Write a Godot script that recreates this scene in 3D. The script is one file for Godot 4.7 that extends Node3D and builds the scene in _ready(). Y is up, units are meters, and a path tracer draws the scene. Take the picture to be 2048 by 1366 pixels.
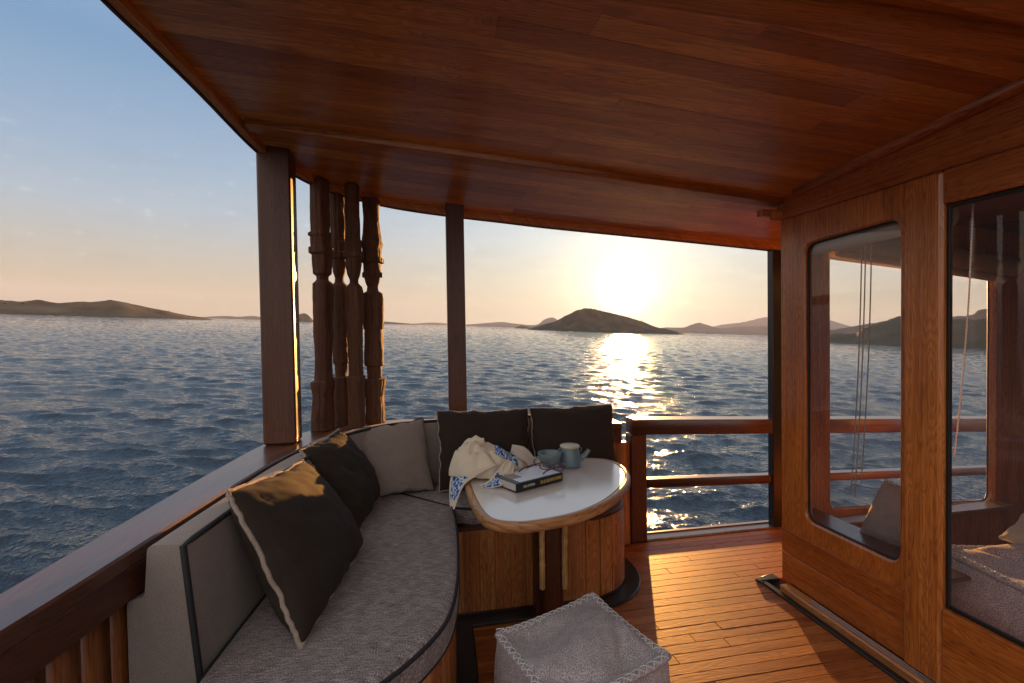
extends Node3D
# Aft deck of a wooden boat at sunset. Boat things are laid out in the boat's own frame (deck at y = 0, bow-wise -z)
# and placed in the world by SHIP, the boat's slight heel and its height above the sea.

const UPS := Vector3(0.044, 0.999, 0.016)
var SHIP := Transform3D(Basis(Quaternion(UPS.normalized(), Vector3.UP)), Vector3(0, 3.4, 0))
const EYE := Vector3(0, 1.4, 0)
var org := Vector3.ZERO
var gu := Vector3(0.5, 0, 0)
var gv := Vector3(0, 2, 2)
var uo := Vector2.ZERO
var lift = null
var rng := RandomNumberGenerator.new()
var M := {}
var taken := {}

# ---------------------------------------------------------------- naming and nodes
func numbered(n: String) -> String:
	if not taken.has(n):
		taken[n] = 0
		return n
	taken[n] += 1
	return "%s_%03d" % [n, taken[n]]

func tag(o: Node, label := "", category := "", group := "", kind := "") -> Node:
	if label: o.set_meta("label", label)
	if category: o.set_meta("category", category)
	if group: o.set_meta("group", group)
	if kind: o.set_meta("kind", kind)
	return o

func thing(called: String, base: Vector3, label := "", category := "", group := "", kind := "") -> Node3D:
	var o := Node3D.new()
	o.name = numbered(called)
	o.transform = SHIP * Transform3D(Basis(), base)
	add_child(o)
	tag(o, label, category, group, kind)
	org = base
	return o

func ST() -> SurfaceTool:
	var st := SurfaceTool.new()
	st.begin(Mesh.PRIMITIVE_TRIANGLES)
	st.set_smooth_group(-1)
	return st

func put(st: SurfaceTool, called: String, mat: Material, parent: Node3D, label := "", kind := "") -> MeshInstance3D:
	st.generate_normals()
	st.index()
	var o := MeshInstance3D.new()
	o.name = called
	o.mesh = st.commit()
	o.material_override = mat
	parent.add_child(o, true)
	tag(o, label, "", "", kind)
	return o

# ---------------------------------------------------------------- shapes
func vx(st: SurfaceTool, p: Vector3) -> void:
	st.set_uv(Vector2(p.dot(gu), p.dot(gv)) + uo)
	st.add_vertex(p - org)

func vxu(st: SurfaceTool, p: Vector3, t: Vector2) -> void:
	st.set_uv(t)
	st.add_vertex(p - org)

func grain(axis: String, seed_on := true) -> void:
	if axis == "x":
		gu = Vector3(0.5, 0, 0); gv = Vector3(0, 2, 2)
	elif axis == "y":
		gu = Vector3(0, 0.5, 0); gv = Vector3(2, 0, 2)
	else:
		gu = Vector3(0, 0, 0.5); gv = Vector3(2, 2, 0)
	if seed_on: uo = Vector2(rng.randf(), rng.randf())

# a convex face, turned so that its front looks towards out
func face(st: SurfaceTool, p: Array, out: Vector3) -> void:
	var n: Vector3 = (p[1] - p[0]).cross(p[2] - p[0])
	if n.length_squared() < 1e-16 and p.size() > 3: n = (p[2] - p[0]).cross(p[3] - p[0])
	var ccw := n.dot(out) > 0.0
	for i in range(1, p.size() - 1):
		vx(st, p[0])
		if ccw:
			vx(st, p[i + 1]); vx(st, p[i])
		else:
			vx(st, p[i]); vx(st, p[i + 1])

func box(st: SurfaceTool, c: Vector3, s: Vector3, bev := 0.004, b := Basis()) -> void:
	var h := s * 0.5
	bev = minf(bev, minf(h.x, minf(h.y, h.z)) * 0.9)
	var P := func(sg: Vector3, k: int) -> Vector3:
		var q := h - Vector3.ONE * bev
		q[k] = h[k]
		return c + b * (q * sg)
	for k in 3:
		var i := (k + 1) % 3
		var j := (k + 2) % 3
		for s0 in [-1.0, 1.0]:
			var pts := []
			for e in [[-1, -1], [1, -1], [1, 1], [-1, 1]]:
				var sg := Vector3.ZERO
				sg[k] = s0; sg[i] = e[0]; sg[j] = e[1]
				pts.append(P.call(sg, k))
			var o := Vector3.ZERO
			o[k] = s0
			face(st, pts, b * o)
			for s1 in [-1.0, 1.0]:      # edge between faces k and i, along j
				var a := Vector3.ZERO
				a[k] = s0; a[i] = s1; a[j] = -1
				var d := a
				d[j] = 1
				var oo := Vector3.ZERO
				oo[k] = s0; oo[i] = s1
				face(st, [P.call(a, k), P.call(d, k), P.call(d, i), P.call(a, i)], b * oo)
	for sx in [-1.0, 1.0]:
		for sy in [-1.0, 1.0]:
			for sz in [-1.0, 1.0]:
				var sg := Vector3(sx, sy, sz)
				face(st, [P.call(sg, 0), P.call(sg, 1), P.call(sg, 2)], b * sg)

func box2(st: SurfaceTool, a: Vector3, b: Vector3, bev := 0.004) -> void:
	box(st, (a + b) * 0.5, (b - a).abs(), bev)

# rows of points joined to a smooth sheet; uv from the points or, given uvs, from those
func grid(st: SurfaceTool, rows: Array, flip := false, uvs := [], group := 0) -> void:
	st.set_smooth_group(group)
	for i in rows.size() - 1:
		var a: PackedVector3Array = rows[i]
		var b: PackedVector3Array = rows[i + 1]
		for j in a.size() - 1:
			var q := [[i, j], [i, j + 1], [i + 1, j + 1], [i + 1, j]]
			var order := [0, 1, 2, 0, 2, 3] if not flip else [0, 2, 1, 0, 3, 2]
			for k in order:
				var r: int = q[k][0]
				var s: int = q[k][1]
				var p: Vector3 = (a if r == i else b)[s]
				if uvs.is_empty(): vx(st, p)
				else: vxu(st, p, uvs[r][s])
	st.set_smooth_group(-1)

func crv(pts: Array, per := 6, closed := false) -> PackedVector2Array:   # Catmull-Rom
	var out := PackedVector2Array()
	var n := pts.size()
	for i in (n if closed else n - 1):
		var p0: Vector2 = pts[(i - 1 + n) % n] if closed or i > 0 else pts[0]
		var p1: Vector2 = pts[i]
		var p2: Vector2 = pts[(i + 1) % n]
		var p3: Vector2 = pts[(i + 2) % n] if closed or i + 2 < n else pts[n - 1]
		for k in per:
			out.append(p1.cubic_interpolate(p2, p0, p3, float(k) / per))
	if not closed: out.append(pts[n - 1])
	return out

func inset(pl: PackedVector2Array, d: float) -> PackedVector2Array:     # towards the inside of a closed outline
	var n := pl.size()
	var area := 0.0
	for i in n: area += pl[i].cross(pl[(i + 1) % n])
	var out := PackedVector2Array()
	for i in n:
		var a := (pl[i] - pl[(i - 1 + n) % n]).normalized()
		var b := (pl[(i + 1) % n] - pl[i]).normalized()
		var m := Vector2(-a.y - b.y, a.x + b.x)
		m = m.normalized() / maxf(0.5, cos(a.angle_to(b) * 0.5))
		out.append(pl[i] + m * d * signf(area))
	return out

func up3(p: Vector2, y: float) -> Vector3:
	return Vector3(p.x, y + (lift.call(p.x, p.y) if lift != null else 0.0), p.y)

# an outline in plan (x, z) drawn up from y0 to y1, edges rounded by r above and rb below
func prism(st: SurfaceTool, pl: PackedVector2Array, y0: float, y1: float, r := 0.0, rb := 0.0, seg := 4, crown := 0.0) -> void:
	var rings := []
	if rb > 0.0:
		for i in seg + 1:
			var t := PI / 2 * i / seg
			rings.append([rb * (1 - sin(t)), y0 + rb * (1 - cos(t))])
	else: rings.append([0.0, y0])
	if r > 0.0:
		for i in seg + 1:
			var t := PI / 2 * i / seg
			rings.append([r * (1 - cos(t)), y1 - r + r * sin(t)])
		if crown > 0.0:
			for e in [[1.5, 0.3], [2.2, 0.6], [3.0, 0.85], [4.0, 1.0]]: rings.append([r * e[0], y1 + crown * e[1]])
	else: rings.append([0.0, y1])
	# where an outline is too narrow for the innermost ring, the one outside it closes the top
	while rings[-1][0] > 0.0 and Geometry2D.triangulate_polygon(inset(pl, rings[-1][0])).is_empty(): rings.pop_back()
	var area := 0.0
	for i in pl.size(): area += pl[i].cross(pl[(i + 1) % pl.size()])
	var rows := []
	for g in rings:
		var q := inset(pl, g[0]) if g[0] > 0.0 else pl
		var row := PackedVector3Array()
		for p in q: row.append(up3(p, g[1]))
		row.append(row[0])
		rows.append(row)
	grid(st, rows, area < 0.0, [], 1 if r > 0.0 or rb > 0.0 or pl.size() > 12 else -1)
	for e in [[rings[0], -1.0], [rings[-1], 1.0]]:
		var q := inset(pl, e[0][0]) if e[0][0] > 0.0 else pl
		var id := Geometry2D.triangulate_polygon(q)
		for i in range(0, id.size(), 3):
			face(st, [up3(q[id[i]], e[0][1]), up3(q[id[i + 1]], e[0][1]), up3(q[id[i + 2]], e[0][1])], Vector3(0, e[1], 0))

func tube(st: SurfaceTool, path: PackedVector3Array, rad, sides := 8, caps := true) -> void:
	var n := path.size()
	var side := Vector3.ZERO
	var rows := []
	for i in n:
		var t := (path[mini(i + 1, n - 1)] - path[maxi(i - 1, 0)]).normalized()
		if side == Vector3.ZERO:
			side = t.cross(Vector3.UP if absf(t.y) < 0.9 else Vector3.RIGHT).normalized()
		side = (side - t * side.dot(t)).normalized()
		var o := t.cross(side)
		var r: float = rad if rad is float else rad[i]
		var row := PackedVector3Array()
		for k in sides + 1:
			var a := TAU * k / sides
			row.append(path[i] + (side * cos(a) + o * sin(a)) * r)
		rows.append(row)
	grid(st, rows, true, [], 1)
	if caps:
		face(st, Array(rows[0]).slice(0, sides), path[0] - path[1])
		face(st, Array(rows[-1]).slice(0, sides), path[-1] - path[-2])

func lathe(st: SurfaceTool, c: Vector3, prof: Array, sides := 28) -> void:
	var rows := []
	for e in prof:
		var row := PackedVector3Array()
		for k in sides + 1:
			var a := TAU * k / sides
			row.append(c + Vector3(cos(a) * e[0], e[1], sin(a) * e[0]))
		rows.append(row)
	grid(st, rows, false, [], 1)

# a closed section (n outwards from the path, y) swept along a path in plan
func sweep(st: SurfaceTool, path: PackedVector2Array, sec: PackedVector2Array, ends := true, group := 1) -> Array:
	var rows := []
	for i in path.size():
		var t := (path[mini(i + 1, path.size() - 1)] - path[maxi(i - 1, 0)]).normalized()
		var nrm := Vector2(t.y, -t.x)
		var row := PackedVector3Array()
		for s in sec:
			row.append(up3(path[i] + nrm * s.x, s.y))
		row.append(row[0])
		rows.append(row)
	var area := 0.0
	for i in sec.size(): area += sec[i].cross(sec[(i + 1) % sec.size()])
	grid(st, rows, area > 0.0, [], group)
	if ends:
		for e in [0, -1]:
			var id := Geometry2D.triangulate_polygon(sec)
			var d: Vector3 = rows[0][0] - rows[1][0] if e == 0 else rows[-1][0] - rows[-2][0]
			for i in range(0, id.size(), 3):
				face(st, [rows[e][id[i]], rows[e][id[i + 1]], rows[e][id[i + 2]]], d)
	return rows

func rounded(pts: Array, r: float, seg := 3) -> PackedVector2Array:     # an outline with its corners rounded
	var out := PackedVector2Array()
	var n := pts.size()
	for i in n:
		var a: Vector2 = pts[(i - 1 + n) % n]
		var b: Vector2 = pts[i]
		var c: Vector2 = pts[(i + 1) % n]
		var rr := minf(r, minf(a.distance_to(b), b.distance_to(c)) * 0.45)
		var p := b + (a - b).normalized() * rr
		var q := b + (c - b).normalized() * rr
		for k in seg + 1:
			var t := float(k) / seg
			out.append(p.lerp(b, t).lerp(b.lerp(q, t), t))
	return out

# a board of thickness d with a hole: outer and hole as outlines in (u, v), placed by the frame o + U u + V v, thickness along W
func holed(st: SurfaceTool, outer: Array, hole: PackedVector2Array, o: Vector3, U: Vector3, V: Vector3, W: Vector3, bev := 0.006) -> void:
	var c := Vector2.ZERO
	for p in hole: c += p / hole.size()
	var ray := PackedVector2Array()
	for p in hole:
		var far := c + (p - c).normalized() * 20.0
		var hit := far
		for i in outer.size():
			var x = Geometry2D.segment_intersects_segment(c, far, outer[i], outer[(i + 1) % outer.size()])
			if x != null: hit = x
		ray.append(hit)
	# the ring goes exactly through the outer corners
	var P := func(p: Vector2, w: float) -> Vector3: return o + U * p.x + V * p.y + W * w
	var n := hole.size()
	var big := inset(hole, -bev)
	for i in n:
		var j := (i + 1) % n
		var extra := []
		for q in outer:
			var a := (ray[i] - c).angle_to(q - c)
			var b := (ray[i] - c).angle_to(ray[j] - c)
			if a * b > 0.0 and absf(a) < absf(b): extra.append(q)
		var from: Vector2 = ray[i] - c
		extra.sort_custom(func(p, q): return absf(from.angle_to(p - c)) > absf(from.angle_to(q - c)))
		for w in [0.0, 1.0]:
			var nn := -W if w == 0.0 else W
			var ring := [P.call(big[i], w), P.call(big[j], w), P.call(ray[j], w)]
			for q in extra: ring.append(P.call(q, w))
			ring.append(P.call(ray[i], w))
			face(st, ring, nn)
		var inw: Vector3 = P.call(c, 0.5) - P.call((hole[i] + hole[j]) * 0.5, 0.5)
		var db: float = bev / W.length()
		face(st, [P.call(hole[i], db), P.call(hole[j], db), P.call(hole[j], 1.0 - db), P.call(hole[i], 1.0 - db)], inw)
		for w in [[0.0, db], [1.0, 1.0 - db]]:
			face(st, [P.call(big[i], w[0]), P.call(big[j], w[0]), P.call(hole[j], w[1]), P.call(hole[i], w[1])], inw + (W if w[0] == 1.0 else -W))
	for i in outer.size():
		var a: Vector2 = outer[i]
		var b: Vector2 = outer[(i + 1) % outer.size()]
		face(st, [P.call(a, 0.0), P.call(b, 0.0), P.call(b, 1.0), P.call(a, 1.0)], P.call((a + b) * 0.5, 0.5) - P.call(c, 0.5))

func strip_along(outer: PackedVector2Array, inner: PackedVector2Array, st: SurfaceTool, y0: float, y1: float, bev: float) -> void:
	var sec := [[0.0, y0 + bev, 0.0], [0.0, y1 - bev, 0.0], [0.0, y1, bev], [1.0, y1, -bev], [1.0, y1 - bev, 0.0], [1.0, y0 + bev, 0.0], [1.0, y0, -bev], [0.0, y0, bev]]
	var rows := []
	for i in outer.size():
		var d := (inner[i] - outer[i]).normalized()
		var row := PackedVector3Array()
		for s in sec:
			row.append(up3(outer[i].lerp(inner[i], s[0]) + d * s[2], s[1]))
		row.append(row[0])
		rows.append(row)
	var flip := (inner[0] - outer[0]).cross(outer[1] - outer[0]) < 0.0
	# every face of the section flat across, smooth along
	for k in 8:
		var r2 := []
		for row in rows: r2.append(PackedVector3Array([row[k], row[k + 1]]))
		grid(st, r2, flip, [], k + 1)
	for e in [0, -1]:
		face(st, Array(rows[e]).slice(0, 8), rows[0][0] - rows[1][0] if e == 0 else rows[-1][0] - rows[-2][0])

# a stuffed cushion between four corners (top left, top right, bottom right, bottom left seen from the front)
func pillow(c: Array, thick: float, sd: int, wr: float, seam: float) -> Array:
	var fab := ST()
	var nz := FastNoiseLite.new()
	nz.seed = sd; nz.frequency = 3.0; nz.fractal_octaves = 3
	var n := 34
	var ctr: Vector3 = (c[0] + c[1] + c[2] + c[3]) * 0.25
	var nrm: Vector3 = (c[1] - c[0]).cross(c[0] - c[3]).normalized()
	var wd: float = (c[1] - c[0]).length()
	var ht: float = (c[0] - c[3]).length()
	var rim := PackedVector3Array()
	for side in [1.0, -1.0]:
		var rows := []
		var uvs := []
		for i in n + 1:
			var row := PackedVector3Array()
			var ur := PackedVector2Array()
			for j in n + 1:
				var a := sin((float(j) / n - 0.5) * PI)            # closer together towards the seam
				var b := sin((float(i) / n - 0.5) * PI)
				var u := a * 0.5 + 0.5
				var v := b * 0.5 + 0.5
				var p: Vector3 = c[0].lerp(c[1], u).lerp(c[3].lerp(c[2], u), v)
				var pull := (0.050 + 0.070 * nz.get_noise_2d(a * 0.9 + 3.0, b * 3.0)) * (1 - a * a) * b * b + (0.045 + 0.060 * nz.get_noise_2d(a * 3.0, b * 0.7 + 8.0)) * (1 - b * b) * a * a
				p = p.lerp(ctr, pull)
				var prof := pow(maxf(0.0, (1 - a * a) * (1 - b * b)), 0.42)
				var near := 1.0 - prof
				# gathers run in from the seam, a few long creases pull from the corners
				var g := sin((a * wd * (1.0 if absf(b) > absf(a) else 0.0) + b * ht * (0.0 if absf(b) > absf(a) else 1.0)) * 55.0 + 4.0 * nz.get_noise_2d(a * 2, b * 2))
				var w := wr * (0.5 * g * prof * near * 4.0 * (0.5 + 0.5 * nz.get_noise_2d(a * 1.2 + 7, b * 1.2))) + wr * 1.9 * nz.get_noise_2d(a * 0.35 + side * 5.0, b * 0.35) * prof
				var cr := absf(nz.get_noise_2d(a * 0.55 + b * 0.2 + 20.0 * side, b * 0.5 - a * 0.3))
				w -= wr * 2.2 * maxf(0.0, 0.10 - cr) * 10.0 * prof * 0.35
				p += nrm * side * (thick * 0.5 * prof + w)
				# sag of the stuffing
				p.y -= 0.012 * (1 - a * a) * (1.0 - v) * prof
				row.append(p)
				ur.append(Vector2(u * wd, v * ht) * 2.0)
			rows.append(row)
			uvs.append(ur)
		grid(fab, rows, side < 0.0, uvs, 1)
		if side > 0.0:
			for j in n: rim.append(rows[0][j])
			for i in n: rim.append(rows[i][n])
			for j in n: rim.append(rows[n][n - j])
			for i in n: rim.append(rows[n - i][0])
			rim.append(rim[0])
	var pip := ST()
	for i in rim.size():
		rim[i] += nrm * 0.006 * nz.get_noise_1d(i * 0.35) + Vector3(0, 0.004 * nz.get_noise_1d(i * 0.5 + 90), 0)
	tube(pip, rim, seam, 6, false)
	return [fab, pip]

# ---------------------------------------------------------------- textures and materials
func noise_bytes(sd: int, freq: float, w: int, h: int, to_w: int, to_h: int, oct := 3, type := FastNoiseLite.TYPE_SIMPLEX_SMOOTH) -> PackedByteArray:
	var nz := FastNoiseLite.new()
	nz.noise_type = type
	nz.seed = sd; nz.frequency = freq; nz.fractal_octaves = oct
	var im := nz.get_seamless_image(w, h)
	im.convert(Image.FORMAT_L8)
	if to_w != w or to_h != h: im.resize(to_w, to_h, Image.INTERPOLATE_CUBIC)
	return im.get_data()

func tex(data: PackedByteArray, w: int, h: int, f := Image.FORMAT_RGB8) -> ImageTexture:
	return ImageTexture.create_from_image(Image.create_from_data(w, h, false, f, data))

# wood: [colour map, relief/roughness map]; 2 m along the grain, 0.5 m across
func wood_maps(sd: int, rings: int, wave: float, dark: Color, force := 1.0) -> Array:
	var W := 1024
	var H := 512
	var warp := noise_bytes(sd, 0.02, 128, 256, W, H, 2)
	var fib := noise_bytes(sd + 1, 0.11, 24, H, W, H, 3)
	var fine := noise_bytes(sd + 2, 0.3, 96, H, W, H, 1)
	var tone := noise_bytes(sd + 3, 0.03, 64, 128, W, H, 2)
	var knot := noise_bytes(sd + 4, 0.035, 128, 128, W, H, 2)
	var c := PackedByteArray(); c.resize(W * H * 3)
	var g := PackedByteArray(); g.resize(W * H)
	for y in H:
		var v := float(y) / H
		for x in W:
			var k := y * W + x
			var r := v * rings + (warp[k] / 255.0 - 0.5) * wave + (fib[k] / 255.0 - 0.5) * 0.7
			var fr := r - floorf(r)
			var ring := fr * fr * (1.0 if fr < 0.9 else (1.0 - fr) * 10.0)
			var kn := clampf((knot[k] / 255.0 - 0.80) * 6.0, 0.0, 1.0)
			var t := clampf(0.42 * ring + 0.55 * (fib[k] / 255.0 - 0.25) + 0.28 * (fine[k] / 255.0 - 0.4) + 0.35 * (tone[k] / 255.0 - 0.45) + 0.35 * kn, 0.0, 1.0) * force
			c[k * 3] = int(255.0 - (255.0 - dark.r8) * t)
			c[k * 3 + 1] = int(250.0 - (250.0 - dark.g8) * t)
			c[k * 3 + 2] = int(242.0 - (242.0 - dark.b8) * t)
			g[k] = int(255.0 * clampf(0.8 - 0.45 * ring - 0.35 * (fine[k] / 255.0), 0.0, 1.0))
	return [tex(c, W, H), tex(g, W, H, Image.FORMAT_L8)]

func wood(maps: Array, lin: Color, rough: float, coat := 0.0, relief := 0.06) -> StandardMaterial3D:
	var m := StandardMaterial3D.new()
	m.albedo_color = lin.linear_to_srgb()
	m.albedo_texture = maps[0]
	m.roughness = rough
	m.heightmap_enabled = relief > 0.0
	if relief > 0.0:
		m.heightmap_texture = maps[1]
		m.heightmap_scale = relief
	if coat > 0.0:
		m.clearcoat_enabled = true
		m.clearcoat = coat
		m.clearcoat_roughness = 0.2
	return m

func plain(lin: Color, rough: float, spec := 0.5) -> StandardMaterial3D:
	var m := StandardMaterial3D.new()
	m.albedo_color = lin.linear_to_srgb()
	m.roughness = rough
	m.metallic_specular = spec
	return m

# woven cloth: light and dark yarns crossing
func weave_maps(sd: int, along: int, across: int, lo: float, hi: float) -> Array:
	var W := 512
	var a := noise_bytes(sd, 0.35, along, W, W, W, 2)
	var b := noise_bytes(sd + 1, 0.35, W, across, W, W, 2)
	var t := noise_bytes(sd + 2, 0.02, W, W, W, W, 3)
	var c := PackedByteArray(); c.resize(W * W * 3)
	var g := PackedByteArray(); g.resize(W * W)
	for y in W:
		for x in W:
			var k := y * W + x
			var over := (x / 3 + y / 3) % 2 == 0
			var q: float = (a[k] if over else b[k]) / 255.0 * 0.75 + 0.25 * (b[k] if over else a[k]) / 255.0
			q = clampf((q - 0.5) * 1.9 + 0.5 + (t[k] / 255.0 - 0.5) * 0.2, 0.0, 1.0)
			var e := 255.0 * lerpf(lo, hi, q)
			c[k * 3] = int(e); c[k * 3 + 1] = int(e * 0.98); c[k * 3 + 2] = int(e * 0.97)
			g[k] = int(q * 180.0) + (60 if over else 0)
	return [tex(c, W, W), tex(g, W, W, Image.FORMAT_L8)]

func cloth(maps: Array, lin: Color, relief := 0.05, rim := 0.4) -> StandardMaterial3D:
	var m := plain(lin, 0.9, 0.3)
	m.albedo_texture = maps[0]
	m.heightmap_enabled = true
	m.heightmap_texture = maps[1]
	m.heightmap_scale = relief
	m.rim_enabled = true
	m.rim = rim
	m.rim_tint = 0.7
	return m

# off-white cotton with blocks of blue flowers
func print_map() -> ImageTexture:
	var W := 512
	var cell := FastNoiseLite.new()
	cell.noise_type = FastNoiseLite.TYPE_CELLULAR
	cell.seed = 5; cell.frequency = 0.09
	var fl := FastNoiseLite.new()
	fl.seed = 8; fl.frequency = 0.11
	var c := PackedByteArray(); c.resize(W * W * 3)
	for y in W:
		for x in W:
			var col := Color(0.90, 0.84, 0.74)
			var u := x / 512.0 + 0.012 * fl.get_noise_2d(y * 0.4, 7.0)
			var v := y / 512.0 + 0.012 * fl.get_noise_2d(x * 0.4, 90.0)
			var hem := v > 0.185 and v < 0.2
			if (u > 0.60 and u < 0.80 and v > 0.38 and v < 0.66) or (u > 0.72 and u < 0.90 and v > 0.04 and v < 0.15):
				var d := cell.get_noise_2d(x, y)
				var e := fl.get_noise_2d(x, y)
				if d < -0.55 and e > -0.25: col = Color(0.85, 0.90, 0.92)
				elif e > 0.25: col = Color(0.10, 0.62, 0.78)
				elif d > -0.25: col = Color(0.06, 0.12, 0.38)
				else: col = Color(0.11, 0.28, 0.62)
			c[(y * W + x) * 3] = col.r8
			c[(y * W + x) * 3 + 1] = col.g8
			c[(y * W + x) * 3 + 2] = col.b8
	return tex(c, W, W)

func make_materials() -> void:
	var w1 := wood_maps(11, 20, 6.0, Color(0.46, 0.32, 0.20), 0.74)
	var w2 := wood_maps(57, 11, 9.0, Color(0.52, 0.38, 0.27), 0.95)
	M.ceil = []
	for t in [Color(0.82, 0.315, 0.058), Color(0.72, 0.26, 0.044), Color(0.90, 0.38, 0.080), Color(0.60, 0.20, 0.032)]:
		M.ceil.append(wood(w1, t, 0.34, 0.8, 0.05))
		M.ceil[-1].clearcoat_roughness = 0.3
	M.deck = []
	for t in [Color(0.50, 0.165, 0.042), Color(0.42, 0.13, 0.032), Color(0.56, 0.20, 0.055), Color(0.45, 0.14, 0.036)]:
		M.deck.append(wood(w1, t, 0.48, 0.0, 0.04))
		M.deck[-1].metallic_specular = 0.36
	M.stave = []
	for t in [Color(0.58, 0.25, 0.085), Color(0.50, 0.20, 0.065), Color(0.64, 0.30, 0.11), Color(0.54, 0.22, 0.075)]:
		M.stave.append(wood(w2, t, 0.3, 0.3, 0.03))
	M.beam = wood(w1, Color(0.62, 0.22, 0.045), 0.36, 0.3, 0.03)
	M.board = wood(w2, Color(0.34, 0.125, 0.036), 0.36, 0.2, 0.03)
	M.fascia = wood(w2, Color(0.72, 0.30, 0.08), 0.45)
	M.maho = wood(w1, Color(0.115, 0.038, 0.016), 0.34, 0.5, 0.03)
	M.maho_dull = wood(w1, Color(0.10, 0.030, 0.014), 0.42, 0.1, 0.03)
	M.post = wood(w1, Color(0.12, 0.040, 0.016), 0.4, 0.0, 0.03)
	M.panel = wood(w2, Color(0.62, 0.205, 0.042), 0.3, 0.35, 0.02)
	M.panel_b = wood(w2, Color(0.68, 0.25, 0.06), 0.3, 0.35, 0.02)
	M.panel_d = wood(w2, Color(0.52, 0.16, 0.032), 0.3, 0.35, 0.02)
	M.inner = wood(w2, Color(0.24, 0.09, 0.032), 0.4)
	M.edge = wood(w2, Color(0.60, 0.33, 0.15), 0.35, 0.2, 0.02)
	M.sill = wood(w2, Color(0.30, 0.20, 0.12), 0.28, 0.5, 0.02)
	M.carved = wood(w1, Color(0.15, 0.070, 0.037), 0.8, 0.0, 0.6)
	M.black = plain(Color(0.012, 0.012, 0.012), 0.5)
	M.matblack = plain(Color(0.016, 0.015, 0.014), 0.3)
	M.caulk = plain(Color(0.012, 0.010, 0.009), 0.7)
	M.steel = plain(Color(0.5, 0.5, 0.5), 0.3); M.steel.metallic = 1.0
	M.chain = plain(Color(0.30, 0.27, 0.24), 0.4)
	M.chain_w = plain(Color(0.75, 0.73, 0.70), 0.4)
	var wv := weave_maps(21, 40, 200, 0.42, 1.0)
	var lin := weave_maps(31, 260, 260, 0.42, 1.0)
	var fine := weave_maps(41, 260, 260, 0.8, 1.0)
	M.seat = cloth(wv, Color(0.50, 0.43, 0.415), 0.12)
	M.linen = cloth(lin, Color(0.82, 0.73, 0.735), 0.12)
	M.taupe = cloth(fine, Color(0.35, 0.30, 0.265), 0.02)
	M.taupe2 = cloth(fine, Color(0.31, 0.26, 0.225), 0.03)
	M.char = cloth(fine, Color(0.042, 0.031, 0.023), 0.03, 0.25)
	M.pipe = cloth(fine, Color(0.42, 0.34, 0.28), 0.02)
	M.pipe_b = plain(Color(0.012, 0.012, 0.012), 0.8)
	M.beige = cloth(fine, Color(0.5, 0.45, 0.35), 0.03)
	M.thread = plain(Color(0.62, 0.60, 0.57), 0.8)
	M.white = plain(Color(0.84, 0.77, 0.68), 0.2)
	M.white.clearcoat_enabled = true
	M.white.clearcoat = 1.0
	M.white.clearcoat_roughness = 0.16
	M.scarf = plain(Color(0.92, 0.92, 0.92), 0.9, 0.3)
	M.scarf.albedo_texture = print_map()
	M.scarf.backlight_enabled = true
	M.scarf.backlight = Color(0.25, 0.23, 0.2)
	M.glaze = plain(Color(0.13, 0.19, 0.22), 0.28)
	M.glaze_in = plain(Color(0.15, 0.21, 0.22), 0.25)
	M.lid = plain(Color(0.62, 0.52, 0.36), 0.4)
	M.paper = plain(Color(0.55, 0.47, 0.42), 0.9)
	M.cover = plain(Color(0.015, 0.016, 0.016), 0.35)
	M.cover_top = plain(Color(0.72, 0.75, 0.78), 0.3)
	M.cover_art = plain(Color(0.30, 0.20, 0.15), 0.35)
	M.gold = plain(Color(0.55, 0.40, 0.10), 0.5)
	M.letter = plain(Color(0.6, 0.6, 0.6), 0.5)
	M.purple = plain(Color(0.10, 0.022, 0.075), 0.25)
	M.bamboo = wood(w1, Color(0.70, 0.46, 0.20), 0.55, 0.0, 0.3)
	M.roll = plain(Color(0.40, 0.40, 0.39), 0.7)
	M.hull = wood(w2, Color(0.10, 0.035, 0.018), 0.5)
	M.glass = plain(Color(1, 1, 1), 0.0)
	M.glass.transparency = BaseMaterial3D.TRANSPARENCY_ALPHA
	M.glass.albedo_color = Color(1, 1, 1, 0.04)
	M.rough_land = plain(Color(0.10, 0.072, 0.045), 0.95, 0.2)
	M.shrub = plain(Color(0.035, 0.035, 0.018), 0.95, 0.2)
	M.land = []
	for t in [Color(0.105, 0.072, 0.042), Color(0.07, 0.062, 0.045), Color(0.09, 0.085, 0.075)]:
		var m := plain(Color.WHITE, 0.95, 0.2)
		m.vertex_color_use_as_albedo = true
		m.set_meta("tint", t)
		M.land.append(m)
	# the sea: dark blue water under fine ripples
	var sea := plain(Color(0.003, 0.015, 0.030), 0.055, 0.36)
	var r1 := noise_bytes(71, 0.022, 1024, 1024, 1024, 1024, 5, FastNoiseLite.TYPE_SIMPLEX)
	var r2 := noise_bytes(72, 0.016, 1024, 1024, 1024, 1024, 4, FastNoiseLite.TYPE_SIMPLEX)
	var rb := PackedByteArray(); rb.resize(1024 * 1024)
	for i in rb.size():
		rb[i] = int(255.0 - absf(r1[i] - 128.0) - absf(r2[i] - 128.0))
	sea.heightmap_enabled = true
	sea.heightmap_texture = tex(rb, 1024, 1024, Image.FORMAT_L8)
	sea.heightmap_scale = 5.0
	sea.uv1_triplanar = true
	sea.uv1_world_triplanar = true
	sea.uv1_scale = Vector3.ONE / 7.0
	M.sea = sea

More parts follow.
